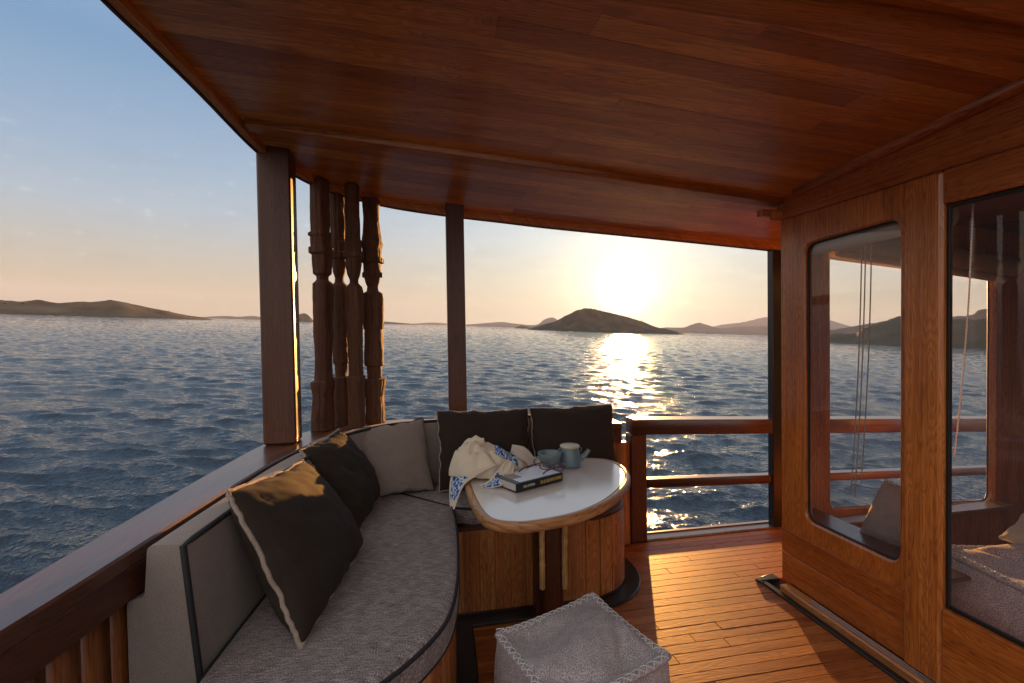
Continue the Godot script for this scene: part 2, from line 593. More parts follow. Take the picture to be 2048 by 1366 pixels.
# ---------------------------------------------------------------- sky
func make_sky(sun: Vector3) -> PanoramaSkyMaterial:
	var W := 2048
	var H := 1024
	var wisp := FastNoiseLite.new()
	wisp.seed = 3; wisp.frequency = 1.0; wisp.fractal_octaves = 4
	var stops := [[0.0, Vector3(0.0813, 0.0703, 0.0505)], [3.0, Vector3(0.0813, 0.0749, 0.0577)], [6.0, Vector3(0.0763, 0.0781, 0.0716)], [10.0, Vector3(0.0631, 0.0793, 0.0938)], [15.0, Vector3(0.0453, 0.0680, 0.0938)], [23.0, Vector3(0.0259, 0.0518, 0.0857)], [32.0, Vector3(0.0389, 0.0631, 0.0955)], [50.0, Vector3(0.120, 0.130, 0.145)], [90.0, Vector3(0.155, 0.155, 0.160)]]  # topmost stops, out of view, are raised as added fill for the deck
	var d := PackedFloat32Array()
	d.resize(W * H * 3)
	for y in H:
		var el := (0.5 - (y + 0.5) / H) * PI
		var deg := rad_to_deg(el)
		var c := Vector3(0.03, 0.04, 0.05)
		if deg > 0.0:
			for i in stops.size() - 1:
				if deg >= stops[i][0] and deg <= stops[i + 1][0]:
					c = (stops[i][1] as Vector3).lerp(stops[i + 1][1], (deg - stops[i][0]) / (stops[i + 1][0] - stops[i][0]))
		var ce := cos(el)
		var se := sin(el)
		for x in W:
			var k := (y * W + x) * 3
			var v := c
			if deg > 0.0:
				var az := (x + 0.5) / W * TAU
				var dir := Vector3(sin(az) * ce, se, -cos(az) * ce)
				var g := rad_to_deg(acos(clampf(dir.dot(sun), -1.0, 1.0)))
				v = v.lerp(Vector3(0.160, 0.153, 0.150), 0.9 * smoothstep(75.0, 135.0, g))  # unseen sky behind the camera brightened, added fill for the shaded deck
				v += Vector3(0.132, 0.113, 0.071) * exp(-g / 14.0)
				v += Vector3(0.40, 0.33, 0.20) * exp(-g / 2.5) + Vector3(75.0, 53.0, 25.0) * exp(-g * g / 0.7)
				if deg < 22.0:
					var b := wisp.get_noise_3d(sin(az) * 9.0, deg * 0.9, cos(az) * 9.0)
					var fade := clampf(deg / 1.5, 0.0, 1.0) * clampf((22.0 - deg) / 10.0, 0.0, 1.0)
					v *= 1.0 - 0.045 * clampf(b * 2.0, 0.0, 1.0) * fade
					var s := wisp.get_noise_3d(sin(az) * 26.0 + 50.0, deg * 2.6 + 9.0, cos(az) * 26.0)
					v += Vector3(0.03, 0.026, 0.02) * clampf((s - 0.42) * 4.0, 0.0, 1.0) * fade
			d[k] = v.x; d[k + 1] = v.y; d[k + 2] = v.z
	var p := PanoramaSkyMaterial.new()
	p.panorama = ImageTexture.create_from_image(Image.create_from_data(W, H, false, Image.FORMAT_RGBF, d.to_byte_array()))
	return p

# ---------------------------------------------------------------- sea
func make_sea() -> void:
	var waves := []
	var lam := 3.9
	var r := RandomNumberGenerator.new()
	r.seed = 4
	while lam > 0.30:
		for e in 3:
			var a := deg_to_rad(-16.0 + r.randf_range(-42, 42))
			var k := TAU / (lam * r.randf_range(0.88, 1.12))
			var amp := 0.0096 * pow(lam, 0.66)
			waves.append([k * sin(a), k * cos(a), amp, r.randf() * TAU, TAU / k, sin(a) * 0.8, cos(a) * 0.8])
		lam *= 0.80
	var az := PackedFloat32Array()
	var t := -62.0
	while t < 298.0:
		az.append(deg_to_rad(t))
		t += 0.17 if t < 74.0 else 4.0
	az.append(deg_to_rad(298.0))
	var rad := PackedFloat32Array()
	var q := 3.0
	while q < 9000.0:
		rad.append(q)
		q *= 1.0085 if q < 900.0 else 1.06
	var na := az.size()
	var nr := rad.size()
	var vs := PackedVector3Array(); vs.resize(na * nr)
	var ns := PackedVector3Array(); ns.resize(na * nr)
	for i in nr:
		var rr := rad[i]
		var step := rr * (0.0085 if rr < 900.0 else 0.06)
		var n := 0
		while n < waves.size() and waves[n][4] > (2.0 if rr < 45.0 else lerpf(1.4, 0.4, clampf((rr - 45.0) / 150.0, 0.0, 1.0))) * minf(step, 2.6): n += 1
		for j in na:
			var x := sin(az[j]) * rr
			var z := -cos(az[j]) * rr
			var px := x
			var py := 0.0
			var pz := z
			var nx := 0.0
			var ny := 1.0
			var nzz := 0.0
			if az[j] < 1.31 or rr < 40.0:
				for m in n:
					var w: Array = waves[m]
					var th: float = w[0] * x + w[1] * z + w[3]
					var s := sin(th)
					var c := cos(th)
					var a: float = w[2]
					py += a * s
					px += w[5] * a * c
					pz += w[6] * a * c
					nx -= w[0] * a * c
					nzz -= w[1] * a * c
					ny -= 0.8 * a * (TAU / w[4]) * s
			vs[i * na + j] = Vector3(px, py, pz)
			ns[i * na + j] = Vector3(nx, maxf(ny, 0.15), nzz).normalized()
	var id := PackedInt32Array(); id.resize((na - 1) * (nr - 1) * 6)
	var k := 0
	for i in nr - 1:
		for j in na - 1:
			var a := i * na + j
			id[k] = a; id[k + 1] = a + na; id[k + 2] = a + 1
			id[k + 3] = a + 1; id[k + 4] = a + na; id[k + 5] = a + na + 1
			k += 6
	var ar := []
	ar.resize(Mesh.ARRAY_MAX)
	ar[Mesh.ARRAY_VERTEX] = vs
	ar[Mesh.ARRAY_NORMAL] = ns
	ar[Mesh.ARRAY_INDEX] = id
	var me := ArrayMesh.new()
	me.add_surface_from_arrays(Mesh.PRIMITIVE_TRIANGLES, ar)
	var o := MeshInstance3D.new()
	o.name = "sea"
	o.mesh = me
	o.material_override = M.sea
	add_child(o)
	tag(o, "dark blue choppy sea around the boat running out to the islands", "sea", "", "structure")

# ---------------------------------------------------------------- islands and far hills
func island(called: String, label: String, category: String, azd: float, dist: float, prof: Array, depth: float, look: int, sd: int, rough: float, bushes: int) -> void:
	var o := Node3D.new()
	o.name = numbered(called)
	var a := deg_to_rad(azd)
	o.transform = Transform3D(Basis(Vector3.UP, -a), Vector3(sin(a) * dist, 0, -cos(a) * dist))
	add_child(o)
	tag(o, label, category, "", "structure")
	var x0: float = prof[0][0]
	var x1: float = prof[-1][0]
	var cv := Curve2D.new()
	var top := 0.0
	for e in prof: top = maxf(top, e[1])
	var pts := []
	for e in prof: pts.append(Vector2(e[0], e[1]))
	var ridge := crv(pts, 8)
	var nz := FastNoiseLite.new()
	nz.seed = sd; nz.frequency = 3.2 / (x1 - x0); nz.fractal_octaves = 5
	var gully := FastNoiseLite.new()
	gully.seed = sd + 1; gully.frequency = 7.0 / (x1 - x0); gully.fractal_type = FastNoiseLite.FRACTAL_RIDGED; gully.fractal_octaves = 4
	var nu := 150
	var nv := 44
	var rows := []
	var st := ST()
	var tint: Color = M.land[look].get_meta("tint")
	var hts := []
	for j in nv + 1:
		var s := float(j) / nv * 2.0 - 1.0
		var row := PackedVector3Array()
		for i in nu + 1:
			var f := float(i) / nu * (ridge.size() - 1)
			var q := ridge[int(f)].lerp(ridge[mini(int(f) + 1, ridge.size() - 1)], f - int(f))
			var h := maxf(q.y, 0.0)
			var wob := 0.25 * nz.get_noise_2d(q.x, 333.0)
			var d := absf(s - wob * (1.0 - s * s))
			var slope := pow(maxf(0.0, 1.0 - d), 1.15)
			var y := h * slope
			y *= 1.0 - rough * 0.5 * (gully.get_noise_2d(q.x, s * depth) * 0.5 + 0.5) * d * 2.0 * (1.0 - d * 0.6)
			y += h * rough * 0.10 * nz.get_noise_2d(q.x * 3.0, s * depth * 3.0) * d
			row.append(Vector3(q.x, y - 0.8 - (1.0 - slope) * top * 0.02, s * depth))
		rows.append(row)
	st.set_smooth_group(1)
	for j in nv:
		for i in nu:
			var e: Array = [rows[j][i], rows[j][i + 1], rows[j + 1][i + 1], rows[j + 1][i]]
			for k in [0, 1, 2, 0, 2, 3]:
				var p: Vector3 = e[k]
				var b := 0.75 + 0.55 * nz.get_noise_2d(p.x * 2.5, p.z * 2.5 + p.y * 2.0)
				var low := clampf((top * 0.22 - p.y) / (top * 0.2) + nz.get_noise_2d(p.x * 4.0, p.z * 4.0) * 1.2, 0.0, 1.0)
				var c := tint * b
				c = c.lerp(Color(0.030, 0.034, 0.020), low * 0.8)
				st.set_color(Color(clampf(c.r, 0.01, 1), clampf(c.g, 0.01, 1), clampf(c.b, 0.01, 1)))
				st.add_vertex(p)
	put(st, "slope", M.land[look], o)
	if bushes > 0:
		var r := RandomNumberGenerator.new()
		r.seed = sd
		var bs := ST()
		bs.set_smooth_group(1)
		var unit := SphereMesh.new()
		unit.radial_segments = 7; unit.rings = 4; unit.radius = 0.5; unit.height = 1.0
		var arr := unit.surface_get_arrays(0)
		var n := 0
		while n < bushes:
			var i := r.randi_range(4, nu - 4)
			var j := r.randi_range(2, nv - 2) if n % 2 == 0 else int(nv / 2.0 + r.randf_range(-3, 5))
			var p: Vector3 = rows[j][i]
			if p.y < 0.5: continue
			n += 1
			var s := r.randf_range(1.2, 3.0) * dist / 1300.0
			for lump in 3:
				var off := Vector3(r.randf_range(-0.5, 0.5), r.randf_range(0.1, 0.6), r.randf_range(-0.5, 0.5)) * s
				for q in arr[Mesh.ARRAY_INDEX]:
					var v: Vector3 = arr[Mesh.ARRAY_VERTEX][q]
					bs.add_vertex(p + off + v * s * (0.7 + 0.1 * lump) * Vector3(1.0, 0.8, 1.0))
		put(bs, "shrubs", M.shrub, o, "", "stuff")

func make_land() -> void:
	island("island", "humped dry island that the sun is setting behind", "island", 21.37, 1300, [[-200, 0], [-194, 3], [-158, 15], [-125, 25], [-87, 46], [-62, 57], [-37, 61], [2, 54], [52, 43], [89, 32], [126, 18], [157, 13], [194, 3], [200, 0]], 150, 0, 12, 0.14, 36)
	island("island", "long low brown island at the left beyond the open water", "island", -29.65, 1400, [[-620, 0], [-560, 14], [-440, 26], [-330, 22], [-226, 20.4], [-164, 29.8], [-123, 28.4], [-95, 27], [-70, 31.7], [-44, 27], [-13, 31], [20, 33], [41, 38], [62, 36], [116, 25], [154, 17], [183, 10.4], [220, 6], [232, 0]], 190, 0, 21, 0.5, 30)
	island("island", "small dark cone-shaped islet seen between the corner post and the carved poles", "islet", -11.96, 2500, [[-120, 0], [-90, 12], [-54, 22], [-23, 30], [15, 40], [36, 28], [54, 8], [60, 0]], 60, 0, 31, 0.4, 20)
	island("island", "flat dark spit of land low on the horizon behind the carved poles", "islet", -2.93, 3500, [[-260, 0], [-247, 6], [-151, 22], [-21, 17], [78, 12], [247, 2], [260, 0]], 150, 0, 41, 0.3, 0)
	island("island", "tiny rock islet just left of the humped island", "islet", 12.18, 2600, [[-50, 0], [-39, 3], [-13, 15], [13, 13], [39, 4], [50, 0]], 40, 0, 51, 0.4, 0)
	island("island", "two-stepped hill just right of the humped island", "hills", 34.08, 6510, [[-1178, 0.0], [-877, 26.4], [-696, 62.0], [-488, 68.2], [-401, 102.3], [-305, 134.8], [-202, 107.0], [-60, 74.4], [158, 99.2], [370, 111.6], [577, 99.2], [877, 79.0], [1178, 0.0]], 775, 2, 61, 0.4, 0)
	island("island", "near dark green hillside seen through the cabin windows", "hillside", 51.5, 520, [[-120, 0], [-110, 2], [-81, 7], [-70, 9], [-56, 10], [-51, 14], [-41, 19], [-31, 23], [-25, 25.5], [-9, 26], [6, 23], [32, 24], [55, 28], [84, 30], [150, 26], [210, 12], [240, 0]], 70, 1, 71, 0.5, 50)
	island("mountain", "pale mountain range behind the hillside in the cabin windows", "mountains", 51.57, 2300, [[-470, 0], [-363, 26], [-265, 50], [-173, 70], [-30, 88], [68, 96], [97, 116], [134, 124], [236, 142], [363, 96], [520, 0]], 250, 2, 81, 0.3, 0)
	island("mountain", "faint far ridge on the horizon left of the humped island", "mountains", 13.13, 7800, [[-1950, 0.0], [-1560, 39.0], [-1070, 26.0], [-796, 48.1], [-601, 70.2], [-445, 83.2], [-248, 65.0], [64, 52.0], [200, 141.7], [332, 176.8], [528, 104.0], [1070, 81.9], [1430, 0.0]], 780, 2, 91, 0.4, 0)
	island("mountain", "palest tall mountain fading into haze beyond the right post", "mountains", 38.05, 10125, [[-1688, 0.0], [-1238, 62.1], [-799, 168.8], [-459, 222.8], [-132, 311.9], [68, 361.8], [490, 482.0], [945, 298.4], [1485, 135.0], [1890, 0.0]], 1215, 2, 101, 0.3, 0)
	island("mountain", "faint low islands on the horizon left of the corner post", "islands", -17.3, 6000, [[-420, 0], [-300, 18], [-160, 30], [-40, 26], [90, 40], [220, 22], [340, 0]], 200, 2, 111, 0.4, 0)

# ---------------------------------------------------------------- the boat
func roof(x: float, z: float) -> float:
	return 2.12 + 0.1 * (1.92 - x) + 0.08 * (z + 1.27)

var edge_pts := [Vector2(-0.93, -0.62), Vector2(-0.915, -0.9), Vector2(-0.88, -1.4), Vector2(-0.856, -1.649), Vector2(-0.826, -1.832), Vector2(-0.785, -2.107), Vector2(-0.725, -2.6), Vector2(-0.63, -2.82), Vector2(-0.512, -2.998), Vector2(-0.362, -3.095), Vector2(-0.166, -3.168), Vector2(0.045, -3.197), Vector2(0.3, -3.2), Vector2(0.551, -3.19), Vector2(0.881, -3.18), Vector2(1.556, -3.12), Vector2(2.485, -3.048), Vector2(3.5, -3.0), Vector2(4.5, -3.0)]
var rail_out := [Vector2(-0.99, 2.6), Vector2(-0.98, 1.2), Vector2(-0.955, 0.0), Vector2(-0.905, -0.9), Vector2(-0.877, -1.242), Vector2(-0.846, -1.648), Vector2(-0.80, -2.2), Vector2(-0.742, -2.65), Vector2(-0.64, -2.86), Vector2(-0.52, -3.01), Vector2(-0.37, -3.115), Vector2(-0.17, -3.17), Vector2(0.045, -3.19), Vector2(0.3, -3.195), Vector2(1.3, -3.175), Vector2(2.5, -3.16), Vector2(3.6, -3.16), Vector2(5.3, -3.16)]
var rail_in := [Vector2(-0.86, 2.6), Vector2(-0.85, 1.2), Vector2(-0.825, 0.0), Vector2(-0.774, -0.9), Vector2(-0.734, -1.242), Vector2(-0.686, -1.648), Vector2(-0.612, -2.2), Vector2(-0.52, -2.56), Vector2(-0.43, -2.72), Vector2(-0.33, -2.85), Vector2(-0.22, -2.95), Vector2(-0.08, -3.01), Vector2(0.08, -3.03), Vector2(0.3, -3.035), Vector2(1.3, -3.03), Vector2(2.5, -3.03), Vector2(3.6, -3.03), Vector2(5.3, -3.03)]

func rail_y(x: float, _z: float) -> float:
	return -0.048 * maxf(0.0, x + 0.1)

func edge_x(z: float) -> float:                # the left edge of the roof at z
	var c := crv(edge_pts, 6)
	for i in c.size() - 1:
		if c[i].y >= z and c[i + 1].y < z and c[i].x < 0.3:
			return lerpf(c[i].x, c[i + 1].x, (c[i].y - z) / (c[i].y - c[i + 1].y))
	return 99.0

func make_deck() -> void:
	var o := thing("deck", Vector3(1, 0, -0.5), "varnished teak deck of narrow planks with dark seams", "deck", "", "structure")
	var st := ST()
	grain("x")
	box2(st, Vector3(-0.9, -0.20, -3.16), Vector3(5.2, -0.014, 2.6), 0.0)
	put(st, "deck_bed", M.caulk, o)
	var w := 0.06
	var z := -3.03
	while z < 1.0:
		var x := 0.0 if z > -2.45 else 1.0
		x -= rng.randf() * 0.9
		var stop := 1.86 if z > -2.43 else 3.9
		var first := true
		while x < stop:
			var x1 := x + rng.randf_range(0.7, 1.7)
			if x1 > stop - 0.4: x1 = stop
			var a := maxf(x, -0.05 if z > -2.45 else 0.9)
			if x1 - a > 0.04:
				st = ST()
				grain("x")
				box2(st, Vector3(a + 0.0008, -0.018, z + 0.0013), Vector3(x1 - 0.0008, rng.randf_range(-0.0006, 0.0004), z + w - 0.0013), 0.0012)
				put(st, "plank", M.deck[rng.randi() % 4], o)
			x = x1
			first = false
		z += w
	# planks inside the cabin
	st = ST()
	grain("x")
	box2(st, Vector3(2.0, -0.013, -2.3), Vector3(5.1, 0.0, 2.5), 0.0)
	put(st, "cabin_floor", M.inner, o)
	# hull below the deck edge
	var h := thing("hull", Vector3(1, -3.4, -0.5), "dark planked hull of the boat below its rail", "hull", "", "structure")
	st = ST()
	grain("y")
	var oc := crv(rail_out, 5)
	var rows := []
	for k in 7:
		var y := lerpf(-3.8, 0.02, k / 6.0)
		var row := PackedVector3Array()
		for p in oc:
			var q := p + (Vector2(2.2, 0.5) - p).normalized() * (0.05 + 0.20 * (1.0 - k / 6.0))
			row.append(Vector3(q.x, y, q.y))
		rows.append(row)
	grid(st, rows, false)
	put(st, "side", M.hull, h)

func make_roof() -> void:
	var o := thing("ceiling", Vector3(0.6, 2.2, -1.0), "varnished teak plank ceiling with cross beams over the aft deck", "ceiling", "", "structure")
	lift = func(x, z): return roof(x, z)
	var up := 0.035
	var w := 0.092
	var z := -3.19
	var st: SurfaceTool
	while z < -0.7:
		var a0 := edge_x(z) + 0.03
		var a1 := edge_x(z + w) + 0.03
		if z + w < -3.1:
			a0 = 0.0; a1 = -0.3
		if a0 > 50.0: a0 = a1 + 0.12
		var x1 := 0.0
		var x := -1.1 + rng.randf() * 0.8
		var left := true
		var stop := 4.3 if z + w * 0.5 < -2.36 else 1.93
		while x1 < stop:
			x1 = x + rng.randf_range(0.9, 2.0)
			if x1 > stop - 0.35: x1 = stop
			if x1 > maxf(a0, a1) + 0.1:
				var l0 := a0 if left else x
				var l1 := a1 if left else x
				st = ST()
				grain("x")
				var y := up + rng.randf_range(-0.0007, 0.0003)
				prism(st, PackedVector2Array([Vector2(l0 + 0.0005, z + 0.0006), Vector2(x1 - 0.0005, z + 0.0006), Vector2(x1 - 0.0005, z + w - 0.0006), Vector2(l1 + 0.0005, z + w - 0.0006)]), y, y + 0.018, 0.0, 0.0006, 1)
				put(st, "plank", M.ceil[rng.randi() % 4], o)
				left = false
			x = x1
		z += w
	# the roof deck above
	var pl := PackedVector2Array()
	for p in crv(edge_pts, 4): pl.append(p + Vector2(0.01, 0.004))
	pl.append(Vector2(4.5, -0.62))
	st = ST()
	grain("x")
	prism(st, pl, up + 0.019, up + 0.08)
	put(st, "roof_deck", M.hull, o)
	# fascia hanging a little below the planks
	var oc := crv(edge_pts, 5)
	var ic := PackedVector2Array()
	for i in oc.size():
		var t := (oc[mini(i + 1, oc.size() - 1)] - oc[maxi(i - 1, 0)]).normalized()
		ic.append(oc[i] + Vector2(-t.y, t.x) * 0.036)
	st = ST()
	grain("z")
	strip_along(oc, ic, st, 0.0, up + 0.06, 0.003)
	put(st, "fascia", M.fascia, o)
	var lip := PackedVector2Array()
	for i in oc.size(): lip.append(oc[i].lerp(ic[i], -0.35))
	st = ST()
	var li := PackedVector2Array()
	for i in oc.size(): li.append(oc[i].lerp(ic[i], -0.02))
	strip_along(lip, li, st, -0.006, up + 0.085, 0.002)
	put(st, "drip_edge", M.maho_dull, o)
	# cross beams
	for e in [[Vector2(-0.70, -2.335), Vector2(1.90, -2.305), 0.07], [Vector2(-0.86, -1.30), Vector2(1.90, -1.055), 0.085], [Vector2(-0.90, -0.625), Vector2(1.90, -0.625), 0.085]]:
		st = ST()
		grain("x")
		var a: Vector2 = e[0]
		var b: Vector2 = e[1]
		var n := Vector2(0, -e[2])
		prism(st, PackedVector2Array([a, b, b + n, a + n]), 0.002, up - 0.001, 0.0, 0.006, 3)
		put(st, "beam", M.beam, o)
	# batten where the ceiling meets the cabin
	st = ST()
	grain("z")
	prism(st, PackedVector2Array([Vector2(1.862, -2.2), Vector2(1.899, -2.2), Vector2(1.899, -0.63), Vector2(1.862, -0.63)]), 0.004, up - 0.001, 0.0, 0.010, 3)
	put(st, "batten", M.panel_b, o)
	lift = null

func make_rail() -> void:
	var o := thing("bulwark", Vector3(-0.8, 0, -1.5), "low planked bulwark with a wide dark glossy cap rail curving round the stern corner", "bulwark")
	lift = rail_y
	var oc := crv(rail_out, 6)
	var ic := crv(rail_in, 6)
	var n := 0
	while n < oc.size() and not (oc[n].x > 1.42): n += 1
	var st := ST()
	grain("z")
	strip_along(oc.slice(0, n), ic.slice(0, n), st, 0.815, 0.86, 0.006)
	put(st, "cap_rail", M.maho, o)
	st = ST()
	grain("z")
	var a := PackedVector2Array()
	var b := PackedVector2Array()
	for i in n:
		var d := (oc[i] - ic[i]).normalized()
		a.append(ic[i] + d * 0.034)
		b.append(ic[i] + d * 0.004)
	strip_along(a, b, st, 0.733, 0.8149, 0.003)
	put(st, "rail_board", M.maho_dull, o)
	st = ST()
	grain("y")
	for i in n:
		var d := (oc[i] - ic[i]).normalized()
		a[i] = ic[i] + d * 0.10
		b[i] = ic[i] + d * 0.065
	strip_along(a, b, st, -0.02, 0.8149, 0.002)
	put(st, "lining", M.hull, o)
	# boards that show on the inside: at the near end and beside the stanchion
	for e in [[-1.12, -1.95, 9, "z"], [0.86, 1.36, 5, "x"]]:
		for k in e[2]:
			var f := lerpf(e[0], e[1], float(k) / e[2])
			var g := lerpf(e[0], e[1], float(k + 1) / e[2])
			st = ST()
			grain("y")
			if e[3] == "z":
				var x0 := rail_x(f) - 0.064
				var x1 := rail_x(g) - 0.064
				prism(st, PackedVector2Array([Vector2(x0, f - 0.001), Vector2(x1, g + 0.001), Vector2(x1 + 0.022, g + 0.001), Vector2(x0 + 0.022, f - 0.001)]), 0.0, 0.732, 0.002, 0.0, 1)
			else:
				prism(st, PackedVector2Array([Vector2(f + 0.001, -3.092), Vector2(g - 0.001, -3.092), Vector2(g - 0.001, -3.045), Vector2(f + 0.001, -3.045)]), 0.03, 0.732, 0.002, 0.0, 1)
			put(st, "board", M.stave[1] if e[3] == "x" else M.board, o)
	lift = null
	# open railing from the bulwark past the cabin
	var r := thing("railing", Vector3(1.42, 0, -3.09), "open two-bar dark wooden railing at the stern with the sun glinting on its top", "railing")
	st = ST()
	grain("x")
	slope_bar(st, 1.385, 5.3, 0.811, -0.046, 0.10, -3.165, -3.03)
	put(st, "top_rail", M.maho, r)
	st = ST()
	grain("x")
	slope_bar(st, 1.474, 5.3, 0.408, -0.038, 0.058, -3.115, -3.045)
	put(st, "middle_rail", M.maho, r)
	st = ST()
	grain("y")
	box2(st, Vector3(1.364, 0.0, -3.125), Vector3(1.474, 0.708, -3.033), 0.005)
	put(st, "stanchion", M.maho, r)
	st = ST()
	grain("x")
	box2(st, Vector3(1.474, -0.05, -3.165), Vector3(5.3, 0.012, -3.037), 0.006)
	put(st, "waterway", M.sill, r)

func rail_x(z: float) -> float:
	var c := crv(rail_in, 6)
	for i in c.size() - 1:
		if c[i].y >= z and c[i + 1].y < z:
			return lerpf(c[i].x, c[i + 1].x, (c[i].y - z) / (c[i].y - c[i + 1].y))
	return 0.0

func slope_bar(st: SurfaceTool, x0: float, x1: float, y: float, k: float, h: float, z0: float, z1: float) -> void:
	lift = func(x, _z): return y + k * (x - x0)
	prism(st, PackedVector2Array([Vector2(x0, z0), Vector2(x1, z0), Vector2(x1, z1), Vector2(x0, z1)]), -h, 0.0, 0.006, 0.006, 3)
	lift = null

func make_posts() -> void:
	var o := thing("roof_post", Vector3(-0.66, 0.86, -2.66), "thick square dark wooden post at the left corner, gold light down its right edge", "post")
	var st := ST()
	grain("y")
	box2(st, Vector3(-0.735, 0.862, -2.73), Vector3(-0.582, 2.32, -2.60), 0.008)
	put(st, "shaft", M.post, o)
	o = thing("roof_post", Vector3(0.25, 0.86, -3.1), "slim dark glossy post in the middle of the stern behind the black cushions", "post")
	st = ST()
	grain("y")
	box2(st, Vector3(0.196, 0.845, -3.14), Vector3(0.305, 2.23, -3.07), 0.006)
	put(st, "shaft", M.post, o)
	o = thing("roof_post", Vector3(2.45, 0, -3.07), "narrow black post between the stern railing and the cabin corner", "post")
	st = ST()
	grain("y")
	box2(st, Vector3(2.405, 0.013, -3.08), Vector3(2.49, 2.05, -3.024), 0.005)
	put(st, "shaft", M.matblack, o)

# one carved figure: outline as [y, half width, half depth, squareness, shift]
func figure(called: String, label: String, at: Vector2, turn: float, wide: float, prof: Array, ear: bool, sd: int) -> void:
	var o := thing(called, Vector3(at.x, 0.86, at.y), label, "carved figure", "weathered carved figure poles at the stern corner")
	var st := ST()
	var nz := FastNoiseLite.new()
	nz.seed = sd; nz.frequency = 9.0
	for i in prof.size() - 1:
		var rows := []
		var uvs := []
		var a: Array = prof[i]
		var b: Array = prof[i + 1]
		var n := maxi(1, int((b[0] - a[0]) / 0.012))
		for k in n + 1:
			var f := float(k) / n
			var y := lerpf(a[0], b[0], f)
			var hw := lerpf(a[1], b[1], f) * wide
			var hd := lerpf(a[2], b[2], f) * wide
			var sq := lerpf(a[3], b[3], f)
			var sh := lerpf(a[4], b[4], f)
			var row := PackedVector3Array()
			var ur := PackedVector2Array()
			for j in 49:
				var t0 := TAU * (j + 0.5) / 48.0
				var c := cos(t0)
				var s := sin(t0)
				var m := pow(pow(absf(c), sq) + pow(absf(s), sq), -1.0 / sq)
				var groove := -0.0036 * pow(absf(sin(t0 * 4.0)), 6.0) * clampf((sq - 3.0), 0.0, 1.0)
				var e := nz.get_noise_3d(c * 0.1, y, s * 0.1) * 0.0042 + groove
				var q := Vector2(c * (hw * m + e), s * (hd * m + e)).rotated(turn)
				row.append(Vector3(at.x + sh + q.x, y, at.y + q.y))
				ur.append(Vector2(y * 0.5 + sd * 0.13, j / 48.0 * 0.5))
			rows.append(row)
			uvs.append(ur)
		grid(st, rows, false, uvs, 1 + i % 20)
	put(st, "pole", M.carved, o)
	if ear:
		for s in [-1.0, 1.0]:
			st = ST()
			grain("y")
			box(st, Vector3(at.x + s * 0.052 * wide, 1.745, at.y + 0.01), Vector3(0.012, 0.034, 0.02), 0.005)
			put(st, "ear", M.carved, o)

